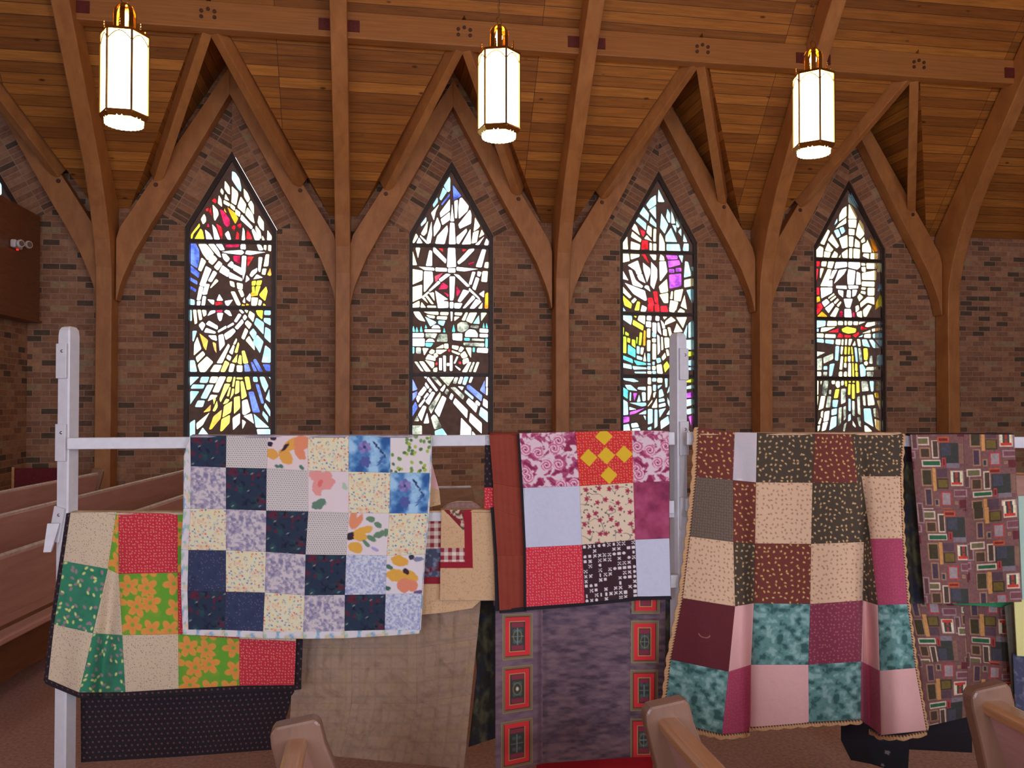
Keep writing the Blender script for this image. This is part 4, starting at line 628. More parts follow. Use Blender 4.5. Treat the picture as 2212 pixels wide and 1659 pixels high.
@pat
def fa(X, Y, w, h):
    C = fill(X, A(196, 178, 196)); o = A(206, 140, 70); q = A(216, 120, 96)
    for (x, y, a, b, g) in ((.12, .55, 16, 11, .5), (.45, .62, 20, 13, .9), (.62, .25, 24, 12, -.5)): C = blob(C, X, Y, x*w, y*h, a, b, g, o, .1)
    for (x, y, a, b, g) in ((.85, .2, 18, 16, .2), (.8, .5, 16, 10, .9)): C = blob(C, X, Y, x*w, y*h, a, b, g, q, .1)
    C = blob(C, X, Y, .42*w, .36*h, 12, 4, -.9, A(40, 24, 40)); C = blob(C, X, Y, .07*w, .25*h, 6, 6, 0, A(38, 26, 52)); C = blob(C, X, Y, .15*w, .08*h, 7, 5, 0, A(44, 34, 60))
    for x in (.25, .35, .85): C = blob(C, X, Y, x*w, .92*h, 6, 4, .5, A(66, 104, 98))
    return C
@pat
def fbq(X, Y, w, h):
    C = fill(X, A(196, 184, 204)); o = A(208, 146, 66); q = A(216, 124, 100); g_ = A(86, 118, 100)
    for (x, y, a, b, g) in ((.12, .15, 8, 22, .1), (.25, .2, 7, 18, .5)): C = blob(C, X, Y, x*w, y*h, a, b, g, q, .1)
    for (x, y, a, b, g) in ((.38, .42, 22, 9, -.3), (.3, .55, 18, 10, .2), (.22, .82, 17, 12, .3)): C = blob(C, X, Y, x*w, y*h, a, b, g, o, .1)
    C = blob(C, X, Y, .08*w, .55*h, 7, 9, .5, A(40, 26, 44))
    for (x, y, a, b, g) in ((.55, .14, 10, 6, .2), (.75, .28, 9, 6, .6), (.78, .5, 14, 7, -.4), (.6, .6, 12, 5, .5), (.48, .72, 10, 4, .8), (.95, .45, 5, 8, 0)): C = blob(C, X, Y, x*w, y*h, a, b, g, g_, .15)
    return blob(C, X, Y, .7*w, .85*h, 11, 4, .4, A(146, 138, 200))
@pat
def fcq(X, Y, w, h):
    C = fill(X, A(198, 186, 208)); o = A(206, 144, 64); q = A(214, 118, 100)
    for (x, y, a, b, g) in ((.35, .15, 18, 12, .2), (.3, .52, 24, 14, .2), (.65, .55, 18, 12, .5)): C = blob(C, X, Y, x*w, y*h, a, b, g, o, .1)
    for (x, y, a, b, g) in ((.5, .78, 16, 16, .2), (.72, .8, 14, 12, .9)): C = blob(C, X, Y, x*w, y*h, a, b, g, q, .1)
    C = blob(C, X, Y, .52*w, .42*h, 8, 6, .6, A(48, 28, 36)); C = blob(C, X, Y, .66*w, .06*h, 6, 5, 0, A(46, 44, 60)); C = blob(C, X, Y, .85*w, .12*h, 10, 6, 0, A(110, 112, 150))
    C = blob(C, X, Y, .08*w, .3*h, 7, 5, .4, A(62, 98, 92)); C = blob(C, X, Y, .05*w, .85*h, 6, 5, .4, A(52, 88, 82)); return blob(C, X, Y, .9*w, .96*h, 12, 4, 0, A(96, 70, 130))
@pat
def pastel(X, Y, w, h):
    C = fill(X, A(188, 184, 206)); C = put(C, (fb(X, Y, 18, 3)-.52)*6, A(204, 168, 150)); C = put(C, (fb(X, Y, 16, 4)-.57)*7, A(110, 150, 190)); return put(C, (fb(X, Y, 13, 6)-.6)*7, A(140, 170, 150))
@pat
def cream(X, Y, w, h):
    C = fill(X, A(176, 160, 150)); C = put(C, (fb(X, Y, 30, 3)-.5)*.6, A(178, 166, 132)); q, dx, dy, R = scatter(X, Y, 5.2, 33); a = R[1]*3.1; d = np.abs(dx*np.cos(a)+dy*np.sin(a))*2.4+np.abs(-dx*np.sin(a)+dy*np.cos(a))*.7
    return put(C, st(d, 1.3, .8)*(R[0] > .3), A(104, 84, 86))
@pat
def red(X, Y, w, h):
    C = fill(X, A(168, 32, 56)); q, dx, dy, R = scatter(X, Y, 6.6, 35, .5); return put(C, st(q, 1.15, .9), A(216, 138, 120))
@pat
def redt(X, Y, w, h):
    C = fill(X, A(184, 38, 64)); q, dx, dy, R = scatter(X, Y, 6.2, 36, .5); return put(C, st(q, 1.0, .9), A(224, 150, 140))
@pat
def daisy(X, Y, w, h):
    C = fill(X, A(82, 136, 38)); C = put(C, (fb(X, Y, 14, 3)-.45)*2, A(110, 140, 46)); q, dx, dy, R = scatter(X, Y, 47, 37, .6); an = np.arctan2(dy, dx); rr = 25*(.45+.55*np.abs(np.cos(2.5*an+R[0]*6)))
    C = put(C, st(q, rr, 1.5), A(186, 128, 60)); C = put(C, st(q, rr*.6, 3)*.6, A(192, 112, 62)); return put(C, st(q, 4.5, 1.5), A(104, 142, 50))
@pat
def teal(X, Y, w, h):
    C = fill(X, A(40, 110, 90)); C = put(C, (fb(X, Y, 16, 3)-.5)*2, A(30, 92, 80)); q, dx, dy, R = scatter(X, Y, 14, 39); a = R[1]*3.1; u = dx*np.cos(a)+dy*np.sin(a); v = -dx*np.sin(a)+dy*np.cos(a); d = np.hypot(u*.6, v)
    C = put(C, st(d, 2.6, 1)*(R[0] > .55), A(176, 180, 122)); return put(C, st(d, 3.0, 1.2)*(R[0] < .35), A(128, 106, 122))
@pat
def blackdot(X, Y, w, h):
    C = fill(X, A(20, 12, 20)); xs = X/13; ys = Y/11; row = np.floor(ys); dx = (xs+row*.5) % 1-.5; dy = ys % 1-.5; return put(C, st(np.hypot(dx*13, dy*11), 2.0, 1.2)*.75, A(104, 62, 72))
@pat
def black(X, Y, w, h): return fill(X, A(20, 15, 24))
@pat
def rose(X, Y, w, h):
    wx = X+10*fb(X, Y, 14, 51)+5*np.sin(Y/7); wy = Y+10*fb(X, Y, 14, 52); n = fb(wx, wy, 10, 53, 3); C = fill(X, A(150, 62, 110)); C = put(C, (n-.50)*12, A(200, 172, 196)); C = put(C, (.40-n)*12, A(116, 28, 72))
    q, dx, dy, R = scatter(X, Y, 30, 54, .7); an = np.arctan2(dy, dx); sp = np.sin(q*1.05+an*1.5+R[0]*6)
    C = put(C, st(q, 12.5, 1)*(R[1] > .35), A(176, 86, 134)); C = put(C, st(q, 12, 1)*(sp > .15)*(R[1] > .35), A(214, 170, 196)); C = put(C, st(q, 2.2, 1)*(R[1] > .35), A(110, 26, 66))
    return put(C, st(q, 8+2*np.sin(3*an), 1)*(R[1] < .22), A(122, 30, 72))
@pat
def diam(X, Y, w, h):
    C = fill(X, A(182, 34, 46)); q, dx, dy, R = scatter(X, Y, 6.2, 36, .5); C = put(C, st(q, 1.1, .9), A(222, 140, 90))
    for cx, cy in ((.50, .10), (.205, .485), (.525, .46), (.85, .445), (.555, .83)):
        C = put(C, st(np.abs(X-cx*w)+np.abs(Y-cy*h), 19.2, 1.2), A(196, 158, 34))
    return C
@pat
def wblue(X, Y, w, h):
    C = fill(X, A(172, 176, 212)); return put(C, (fb(X, Y, 5, 61)-.4)*.8, A(162, 166, 205))
@pat
def cfl(X, Y, w, h):
    C = fill(X, A(196, 176, 168)); v = np.abs(fb(X, Y, 30, 66, 2)-.5); C = put(C, st(v*90, .9, .8)*.8, A(60, 66, 68)); q, dx, dy, R = scatter(X, Y, 11, 67); a = R[1]*3.1; d = np.hypot((dx*np.cos(a)+dy*np.sin(a))*.6, -dx*np.sin(a)+dy*np.cos(a))
    C = put(C, st(d, 1.5, .8)*(R[0] > .35), A(66, 70, 76)); q, dx, dy, R = scatter(X, Y, 24, 68, .6); an = np.arctan2(dy, dx); rr = 6.2*(.8+.2*np.cos(5*an)); C = put(C, st(q, rr, 1.2), A(160, 54, 84)); return put(C, st(q, 3, 1.5)*.7, A(110, 30, 58))
@pat
def mauve(X, Y, w, h):
    n = fb(X, Y, 18, 71, 5); C = fill(X, A(132, 48, 86)); C = put(C, (n-.5)*3, A(150, 66, 108)); return put(C, (.48-n)*4, A(108, 34, 72))
@pat
def motif(X, Y, w, h):
    C = fill(X, A(48, 22, 34)); s = 10.6; xi = np.floor(X/s).astype(np.int64); yi = np.floor(Y/s).astype(np.int64); dx = X-(xi+.5)*s; dy = Y-(yi+.5)*s; k = hsh(xi, yi, 77); z = hsh(xi, yi, 78)
    sq = (np.maximum(abs(dx), abs(dy)) < 3.3); ci = np.hypot(dx, dy) < 3.3; xx = (np.minimum(abs(dx-dy), abs(dx+dy)) < 1.6) & (np.hypot(dx, dy) < 4.5); ds = (np.hypot(abs(dx)-2.5, abs(dy)-2.5) < 1.4) | (np.hypot(dx, dy) < 1.4); br = (abs(dx) < 1.9) & (abs(dy) < 3.6)
    m = np.where(k < .12, sq, np.where(k < .26, ci, np.where(k < .44, xx, np.where(k < .62, ds, np.where(k < .72, br, False)))))
    return put(C, m*1., A(196, 186, 206))
@pat
def rust(X, Y, w, h):
    C = fill(X, A(116, 42, 30)); C = put(C, (fb(X, Y, 20, 3)-.5)*1.2, A(96, 28, 24)); xs = X/3.4; ys = Y/3; row = np.floor(ys); dx = (xs+row*.5) % 1-.5; dy = ys % 1-.5; return put(C, st(np.hypot(dx, dy)*3.4, .6, .8)*.5, A(150, 84, 60))
def _dots(X, Y, bg, c, s, r, sd, el=.7):
    C = fill(X, bg); q, dx, dy, R = scatter(X, Y, s, sd, .65); a = R[1]*3.1; u = dx*np.cos(a)+dy*np.sin(a); v = -dx*np.sin(a)+dy*np.cos(a); d = np.hypot(u*el, v); d = np.where((u > 0) & (v > .6), d+1.4, d)
    return put(C, st(d, r, 1), c)
@pat
def brd(X, Y, w, h): return _dots(X, Y, A(94, 42, 38), A(196, 152, 98), 12.5, 1.9, 81)
@pat
def dkd(X, Y, w, h): return _dots(X, Y, A(60, 50, 42), A(186, 152, 116), 12.5, 1.9, 82)
@pat
def gty(X, Y, w, h):
    C = fill(X, A(84, 72, 66)); q, dx, dy, R = scatter(X, Y, 6, 83, .3); return put(C, st(q, 1.5, 1)*.8, A(116, 96, 98))
@pat
def clf(X, Y, w, h): return _dots(X, Y, A(188, 158, 142), A(150, 108, 96), 10.5, 1.9, 84)
@pat
def mar(X, Y, w, h):
    C = fill(X, A(82, 24, 34)); C = put(C, (fb(X, Y, 4, 85)-.5)*1.0, A(66, 18, 28)); v = ell(X, Y, .5*w, .5*h, 13, 8, .1); return put(C, st(np.abs(v-8), .6, .6)*(Y > .5*h)*.6, A(180, 140, 130))
@pat
def tlm(X, Y, w, h):
    n = fb(X+8*fb(X, Y, 9, 86), Y, 13, 87, 4); C = fill(X, A(82, 122, 130)); C = put(C, (.47-n)*7, A(44, 78, 84)); return put(C, (n-.56)*7, A(120, 154, 166))
@pat
def plp(X, Y, w, h): return put(fill(X, A(196, 150, 162)), (fb(X, Y, 8, 88)-.5)*.5, A(184, 136, 156))
@pat
def lpl(X, Y, w, h):
    C = fill(X, A(178, 164, 186)); C = put(C, (fb(X, Y, 30, 90)-.45)*2, A(160, 166, 186)); return put(C, st(ell(X, Y, .3*w, 1*h, 8, 5, 0), 5, 3)*.6, A(214, 208, 210))
@pat
def rsp(X, Y, w, h): return _dots(X, Y, A(148, 56, 92), A(164, 78, 108), 7, 1.0, 91)
@pat
def brg(X, Y, w, h): return _dots(X, Y, A(112, 40, 68), A(150, 92, 96), 8.5, 1.3, 92)
@pat
def leop(X, Y, w, h):
    C = fill(X, A(176, 138, 108)); n = fb(X, Y, 13, 93, 2); return put(C, (n-.50)*14, A(62, 34, 36))
@pat
def weave(X, Y, w, h):
    n = fb(X, Y*3, 22, 95, 4); C = fill(X, A(92, 74, 94)); C = put(C, (n-.5)*4, A(110, 88, 104)); return put(C, (.48-n)*4, A(66, 50, 70))
def panels(boxes, base=weave):
    def f(X, Y, w, h):
        C = base(X, Y, w, h)
        for (x0, y0, x1, y1, k) in boxes:
            cx, cy, a, b = (x0+x1)/2, (y0+y1)/2, (x1-x0)/2, (y1-y0)/2; X_, Y_ = np.abs(X-cx), np.abs(Y-cy)
            def box(i, c, C): return put(C, ((X_ < a-i) & (Y_ < b-i))*1., c)
            C = box(0, A(132, 120, 92), C); C = box(1.6, A(112, 96, 76), C); C = box(6, A(60, 26, 34), C); C = box(7, A(190, 44, 54), C); C = box(16, A(170, 140, 92), C); C = box(17.3, A(52, 46, 50), C); C = box(19, A(120, 44, 66), C)
            C = put(C, ((X_ < a-19) & (Y_ < b-29))*1., A(54, 56, 56)); q = np.hypot((X-cx), (Y-cy)*.7)
            C = put(C, st(np.abs(q-9), .8, .8)*(Y_ < b-29)*(k != 2), A(120, 110, 66)); C = put(C, ((X_ < 1) | (Y_ < 1.2))*(X_ < a-20)*(Y_ < b-31)*.8*(k != 1), A(104, 122, 132))
            C = put(C, st(np.hypot(X_-6, Y_-12), 4, 1.5)*(X_ < a-20)*.6, A(74, 96, 108)); C = put(C, st(q, 3, 1)*(k == 1), A(190, 180, 170))
        return C
    return f
@pat
def tan(X, Y, w, h):
    C = fill(X, A(136, 112, 104)); g = np.minimum(np.abs((X % 34)-17), np.abs((Y % 30)-15)); C = put(C, (fb(X, Y, 18, 98)-.5)*1.6, A(118, 98, 94)); C = put(C, (fb(X, Y, 40, 99)-.52)*2, A(140, 116, 92)); return put(C, st(g, 2.4, 2)*.22, A(104, 86, 74))
@pat
def olive(X, Y, w, h):
    C = fill(X, A(44, 42, 38)); C = put(C, (fb(X*1.6, Y, 26, 101)-.5)*4, A(84, 84, 66)); C = put(C, (fb(X, Y, 22, 102)-.55)*5, A(32, 38, 60)); return put(C, (X/w-.6)*2, A(22, 22, 36))
@pat
def beige(X, Y, w, h):
    C = fill(X, A(178, 146, 122)); v = np.abs(fb(X, Y, 6, 104, 2)-.5); return put(C, st(v*30, .9, 1)*.5, A(140, 100, 74))
def ging(X, Y, s=13):
    a = ((X/s) % 1 < .5)*1.; b = ((Y/s) % 1 < .5)*1.; t = (a+b)/2; C = fill(X, A(198, 180, 184)); return C*(1-t[..., None])+A(122, 26, 46)*t[..., None]
@pat
def bflo(X, Y, w, h):
    C = fill(X, A(58, 62, 92)); C = put(C, (fb(X, Y, 9, 105)-.5)*8, A(100, 106, 140)); return put(C, (fb(X, Y, 13, 106)-.58)*8, A(96, 22, 34))
def q3(X, Y, w, h):
    C = beige(X, Y, w, h); inn = (X < 56) & (Y > 82) & (Y < 112); G = ging(X, Y-82, 17); C = np.where(inn[..., None], G, C)
    t = (Y < 46) & (X > 7) & (X < 54) & ((X-7)*46/47. > Y); fl = fill(X, A(106, 18, 34)); fl = put(fl, (fb(X, Y, 8, 107)-.58)*8, A(176, 160, 150)); fl = put(fl, (fb(X, Y, 10, 108)-.58)*8, A(70, 66, 52)); C = np.where(t[..., None], fl, C)
    bb = ((X > 54) & (X < 72) & (Y < 126)) | ((X < 72) & (Y > 112) & (Y < 126)); return np.where(bb[..., None], A(126, 14, 34), C)
def q3b(X, Y, w, h):
    C = beige(X, Y, w, h); G = ging(X, Y-20, 17); C = np.where(((Y > 22) & (Y < 84))[..., None], G, C); C = np.where(((Y >= 84) & (Y < 146))[..., None], bflo(X, Y, w, h), C); return np.where(((Y >= 146) & (Y < 162))[..., None], A(118, 14, 34), C)
EL = [(0, 0, 130, 70, 'w', (104, 98, 72)), (40, 90, 135, 190, 'k', (72, 54, 42)), (150, 25, 215, 190, 'w', (72, 56, 48)), (205, 0, 310, 45, 'o', (112, 34, 36)), (225, 55, 395, 235, '', (52, 54, 54)), (238, 62, 325, 165, '', (64, 64, 82)),
      (50, 205, 228, 262, 'w', (36, 92, 66)), (236, 185, 272, 262, 'r', (96, 30, 32)), (280, 235, 400, 280, '', (118, 108, 126)), (40, 285, 140, 440, 'k', (60, 52, 34)), (143, 278, 178, 480, '', (190, 136, 84)), (180, 285, 280, 360, '', (82, 60, 74)), (180, 370, 290, 465, 'd', (104, 86, 40)),
      (310, 305, 430, 440, 'w', (150, 60, 50)), (60, 460, 130, 615, 'k', (70, 52, 74)), (148, 555, 195, 620, 'k', (46, 52, 74)), (215, 490, 312, 615, 'r', (146, 132, 146)), (335, 470, 470, 540, 'l', (112, 66, 80)), (345, 575, 375, 605, 'k', (90, 50, 40)), (385, 565, 455, 665, '', (92, 34, 46)),
      (400, 60, 440, 240, '', (124, 92, 84)), (440, 300, 500, 460, 'l', (92, 62, 62))]
BC = dict(w=(196, 176, 170), k=(150, 116, 96), o=(176, 80, 50), r=(164, 58, 64), l=(150, 120, 136), d=(60, 50, 34))
def geo(X, Y, w, h, flip=False):
    if flip: Y = -Y
    k = 4.148; x = X*k; y = Y*k; PX, PY = 940., 640.; C = fill(X, A(104, 70, 74)); C = put(C, (fb(X, Y, 5, 111)-.5)*1.5, A(94, 58, 66))
    for ox, oy in ((0, 0), (470, 290), (0, 640), (940, 0), (470, 930), (940, 640), (470, -350), (-470+940*0, 290)):
        xx = (x-ox) % PX if False else x; 
    for (gx, gy) in ((0, 0), (470, 290)):
        lx = (x-gx+4000*PX) % PX; ly = (y-gy+.0+4000*PY) % PY
        for (a, b, c, d, t, col) in EL:
            for sy in (0, -PY):
                m = (lx > a) & (lx < c) & (ly+sy > b) & (ly+sy < d)
                if d <= PY and sy < 0: continue
                if t:
                    C = np.where(m[..., None], A(*BC[t], k=.62), C); m = (lx > a+11) & (lx < c-11) & (ly+sy > b+11) & (ly+sy < d-11)
                C = np.where(m[..., None], A(*col, k=.62), C)
                if (a, b) == (310, 305):
                    u = (lx-a-60)/49; v = (ly+sy-b-67)/56; C = np.where((m & (np.abs(u) > .62))[..., None], A(196, 190, 170), C); C = np.where((m & (np.abs(np.abs(u)-.45) < .2))[..., None], A(58, 52, 62), C); C = np.where((m & (v > .6))[..., None], A(170, 50, 40), C); C = np.where((m & (np.abs(v) < .12) & (np.abs(u) < .6))[..., None], A(70, 62, 44), C)
    n = (fb(X, Y, 4, 112)-.5)*.5; return np.clip(C*(1+n[..., None]), 0, 1)
P['geo'] = geo; P['geof'] = lambda X, Y, w, h: geo(X, Y, w, h, True); P['q3'] = q3; P['q3b'] = q3b
P['ltblue'] = lambda X, Y, w, h: put(fill(X, A(150, 176, 178)), (fb(X, Y, 20, 3)-.4)*1.2, A(128, 160, 186))
P['paper'] = lambda X, Y, w, h: fill(X, A(206, 190, 140))
P['green'] = lambda X, Y, w, h: fill(X, A(38, 118, 84))
P['navyl'] = lambda X, Y, w, h: put(fill(X, A(58, 62, 96)), (fb(X, Y, 14, 121)-.5)*4, A(96, 98, 122))
P['grayc'] = lambda X, Y, w, h: put(fill(X, A(92, 90, 90)), (fb(X, Y*2, 10, 122)-.5)*2, A(72, 70, 76))
P['redc'] = lambda X, Y, w, h: fill(X, A(150, 6, 22))
def blackfl(X, Y, w, h):
    C = fill(X, A(18, 20, 30)); q, dx, dy, R = scatter(X, Y, 22, 125, .8); m = (X > .28*w) & (X < .52*w) & (Y > .35*h); an = np.arctan2(dy, dx); rr = 6*(.6+.4*np.abs(np.cos(2.5*an)))
    return put(C, st(q, rr*(.5+.7*R[1]), 1.5)*m*.8, A(124, 112, 124))
P['blackfl'] = blackfl
P['leafgr'] = lambda X, Y, w, h: fill(X, A(120, 150, 60))

# ---------------------------------------------------------------- cloth geometry
RA, RB, RC = np.array([-1.104, 3.20]), np.array([1.172, 3.12]), np.array([2.304, 2.66])     # the rack stands along RA-RB-RC
def onrack(x, y, off=0.0, sec=None):
    """point of the rack's vertical plane seen at (x, y), moved off metres into the room"""
    A_, B_ = (RA, RB) if (sec == 1 or (sec is None and x < 1473)) else (RB, RC)
    d = (B_-A_)/np.linalg.norm(B_-A_); n = np.array([d[1], -d[0]])          # points into the room
    if n[1] > 0: n = -n
    u, w, z = ray(x, y); Q = A_+n*off; t = (Q @ n)/(np.array([u, w]) @ n)
    return (u*t, w*t, z*t+EYE)
M_cloth = vcol_mat('printed_cotton'); M_puck = vcol_mat('quilted_cotton', bump=1.0)
def sheet(name, rows, cells, off=.03, sec=None, fold=None, parent=None, px=1.5, thick=.006, matl=None, sizes=None, **kw):
    """rows: lattice of picture points; cells: print of each lattice cell"""
    V = []; Fc = []; CO = []; base = 0
    for i in range(len(rows)-1):
        for j in range(len(rows[0])-1):
            k = cells[i][j]
            if k is None: continue
            p00, p10, p01, p11 = [np.array(p, float) for p in (rows[i][j], rows[i][j+1], rows[i+1][j], rows[i+1][j+1])]
            w = max(np.hypot(*(p10-p00)), np.hypot(*(p11-p01))); h = max(np.hypot(*(p01-p00)), np.hypot(*(p11-p10)))
            nx = max(2, int(w/px)); ny = max(2, int(h/px)); s, t = np.meshgrid(np.linspace(0, 1, nx+1), np.linspace(0, 1, ny+1))
            Q = p00*((1-s)*(1-t))[..., None]+p10*(s*(1-t))[..., None]+p01*((1-s)*t)[..., None]+p11*(s*t)[..., None]
            ww, hh = (w, h) if sizes is None else sizes.get((i, j), (w, h))
            f = P[k] if isinstance(k, str) else k
            C = f(s*ww+131*j*(k not in ('q3', 'q3b', 'geo', 'geof') and 0), t*hh, ww, hh)
            X, Y = Q[..., 0], Q[..., 1]
            o = off+(fold(X, Y) if fold else 0)+np.zeros(X.shape)
            A_, B_ = (RA, RB) if (sec == 1 or (sec is None and rows[0][0][0] < 1473)) else (RB, RC)
            d = (B_-A_)/np.linalg.norm(B_-A_); n = np.array([d[1], -d[0]]); n = -n if n[1] > 0 else n
            Xc = (X-1106)/F; Yc = (829.5-Y)/F; f_ = math.cos(PIT)-Yc*math.sin(PIT); z_ = math.sin(PIT)+Yc*math.cos(PIT)
            u_ = f_*math.sin(PSI)+Xc*math.cos(PSI); w_ = f_*math.cos(PSI)-Xc*math.sin(PSI)
            T = (A_ @ n+o)/(u_*n[0]+w_*n[1])
            V.append(np.stack([u_*T, w_*T, z_*T+EYE], -1).reshape(-1, 3)); CO.append(C.reshape(-1, 3))
            idx = np.arange((nx+1)*(ny+1)).reshape(ny+1, nx+1)+base
            Fc.append(np.stack([idx[:-1, :-1], idx[1:, :-1], idx[1:, 1:], idx[:-1, 1:]], -1).reshape(-1, 4)); base += (nx+1)*(ny+1)
    V = np.concatenate(V).astype(np.float32); Fc = np.concatenate(Fc).astype(np.int32); CO = np.concatenate(CO).astype(np.float32)
    me = bpy.data.meshes.new(name); me.vertices.add(len(V)); me.vertices.foreach_set('co', V.ravel()); me.loops.add(Fc.size); me.loops.foreach_set('vertex_index', Fc.ravel())
    me.polygons.add(len(Fc)); me.polygons.foreach_set('loop_start', np.arange(0, Fc.size, 4, dtype=np.int32)); me.polygons.foreach_set('use_smooth', np.ones(len(Fc), bool)); me.update(calc_edges=True)
    a = me.color_attributes.new('Col', 'FLOAT_COLOR', 'POINT'); a.data.foreach_set('color', np.concatenate([CO, np.ones((len(CO), 1), np.float32)], 1).ravel())
    me.materials.append(matl or M_cloth)
    o = bpy.data.objects.new(name, me); COL.objects.link(o)
    if parent is not None: o.parent = parent
    if thick: so = o.modifiers.new('loft', 'SOLIDIFY'); so.thickness = thick; so.offset = -1
    return tag(o, **kw)
def strip(name, pts, wd, cell, off, parent, **kw):
    """a narrow binding along a line of picture points, wd = (dx, dy) to its other edge"""
    rows = [[p for p in pts], [(p[0]+wd[0], p[1]+wd[1]) for p in pts]]
    return sheet(name, rows, [[cell]*(len(pts)-1)], off=off, parent=parent, **kw)
def over(name, x0, x1, y, h, cell, off, parent, sec=None, drop=.5, fold=None):
    """the part that goes over the rail and hangs down behind it"""
    A_ = onrack(x0, y+2, off, sec); B_ = onrack(x1, y+2, off, sec); A_ = Vector(A_); B_ = Vector(B_); zt = (A_.z+B_.z)/2
    n = Vector((0, 0, 1)).cross(B_-A_).normalized(); n = -n if n.y < 0 else n
    m = MB(); prof = [(0, 0), (.006, .004), (.02, .006), (.05, .006), (.064, .002), (.068, -.02), (.068, -drop)]; N_ = 24
    vs = []
    for i in range(N_+1):
        b = A_.lerp(B_, i/N_)
        for (o_, z) in prof: vs.append(b+n*o_+Vector((0, 0, z)))
    k = len(prof); m.mesh(vs, [(i*k+j, (i+1)*k+j, (i+1)*k+j+1, i*k+j+1) for i in range(N_) for j in range(k-1)])
    c = P[cell](np.zeros((1, 1))+7., np.zeros((1, 1))+9., 80, 80)[0, 0] if isinstance(cell, str) else cell
    mt = plain('cotton_back_'+name+str(random.random())[2:6], tuple(float(q) for q in c), .9)
    o = m.build(name, mt, parent, smooth=True); so = o.modifiers.new('loft', 'SOLIDIFY'); so.thickness = .005
    return o
# quilt 1: green, red and cream
g1 = empty('patchwork_quilt', onrack(370, 1110, 0), label='red, green and cream patchwork quilt with black border on the lower rail, leftmost', cat='quilt', group='patchwork quilts on the rack')
def inv(o, parent):
    o.matrix_parent_inverse = Matrix.Translation(parent.location).inverted(); return o
def fold1(X, Y):
    t = np.clip((Y-1106)/380, 0, 1); c = 243-42*t
    return .004*np.sin(X/23+Y/90)+t*.035*np.exp(-((X-(c-30))/34)**2)-t*.05*np.exp(-((X-(c+18))/16)**2)+t*.02*np.cos((X-300)/60)
r1 = [[(152, 1108), (251, 1106), (256, 1107), (384, 1110), (516, 1112), (637, 1114)], [(137, 1212), (233, 1229), (256, 1240), (384, 1237), (517, 1238), (638, 1240)],
      [(117, 1349), (201, 1368), (264, 1372), (385, 1370), (517, 1380), (639, 1385)], [(104, 1467), (171, 1496), (271, 1495), (386, 1488), (517, 1481), (635, 1480)]]
def Q(name, rows, cells, g, **kw): return inv(sheet(name, rows, cells, parent=g, **kw), g)
Q('quilt_top', r1, [['cream', 'daisy', 'red', 'daisy', 'teal', 'cream'][:5], ['teal', 'cream', 'daisy', 'red', 'cream'], ['cream', 'teal', 'cream', 'daisy', 'red']], g1, off=.035, fold=fold1)
bl = [[(143, 1109), (152, 1108)], [(128, 1212), (137, 1212)], [(108, 1349), (117, 1349)], [(94, 1472), (104, 1467)]]
Q('binding', bl, [['blackdot']]*3, g1, off=.033, fold=fold1)
Q('binding', [[(94, 1466), (104, 1467), (171, 1496), (271, 1495), (386, 1488), (517, 1481), (635, 1480), (650, 1478)], [(97, 1476), (108, 1482), (171, 1508), (271, 1508), (386, 1501), (517, 1494), (635, 1491), (650, 1489)]], [['blackdot']*7], g1, off=.033, fold=fold1)
Q('binding', [[(637, 1114), (652, 1114)], [(638, 1240), (654, 1240)], [(639, 1385), (654, 1385)], [(635, 1482), (650, 1486)]], [['blackdot']]*3, g1, off=.030)
Q('back_panel', [[(172, 1112), (400, 1112), (648, 1112)], [(174, 1500), (400, 1492), (640, 1480)], [(175, 1647), (400, 1634), (597, 1619)]], [['blackdot', 'blackdot']]*2, g1, off=-.05, fold=lambda X, Y: .012*np.sin(X/40))
inv(over('rail_fold', 152, 637, 1108, 0, 'cream', .035, g1, drop=.1), g1)
# quilt 2: blue
g2 = empty('patchwork_quilt', onrack(670, 944, 0), label='blue, navy and white floral patchwork quilt with pastel border on the top rail', cat='quilt', group='patchwork quilts on the rack')
fold2 = lambda X, Y: .006*np.sin(X/75+.6)*np.clip((Y-940)/200, 0, 1)+.02*np.clip((Y-940)/430, 0, 1)*np.cos((X-650)/120)+.004*np.sin(X/23+Y/31)
r2 = [[(411, 941), (489, 941), (579, 941), (665, 941), (753, 941), (843, 941), (931, 941)], [(412, 1007), (488, 1010), (576, 1012), (665, 1017), (753, 1019), (843, 1021), (928, 1022)],
      [(411, 1099), (488, 1100), (575, 1103), (666, 1105), (753, 1108), (841, 1109), (923, 1109)], [(407, 1188), (488, 1189), (574, 1192), (660, 1198), (748, 1199), (835, 1200), (917, 1198)],
      [(405, 1277), (488, 1278), (572, 1280), (658, 1286), (745, 1285), (833, 1284), (911, 1282)], [(407, 1360), (484, 1361), (568, 1364), (655, 1365), (744, 1363), (831, 1361), (907, 1361)]]
Q('quilt_top', r2, [['D', 'dot', 'fa', 'sm', 'blu', 'gr'], ['lav', 'D', 'dot', 'pk', 'sm', 'blu'], ['sm', 'lav', 'D', 'dot', 'fbq', 'sm'], ['N', 'sm', 'lav', 'D', 'lavb', 'fcq'], ['D', 'N', 'sm', 'lav', 'D', 'lavb']], g2, off=.09, fold=fold2)
Q('binding', [[(409, 944), (412, 943)], [(397, 985), (412, 1007)], [(396, 1099), (411, 1099)], [(391, 1188), (407, 1188)], [(391, 1277), (405, 1277)], [(395, 1372), (407, 1361)]], [['pastel']]*5, g2, off=.089, fold=fold2)
Q('binding', [[(396, 1360), (484, 1361), (568, 1364), (655, 1365), (744, 1363), (831, 1361), (907, 1361)], [(395, 1371), (484, 1375), (568, 1379), (655, 1380), (744, 1379), (831, 1374), (905, 1369)]], [['pastel']*6], g2, off=.091, fold=fold2)
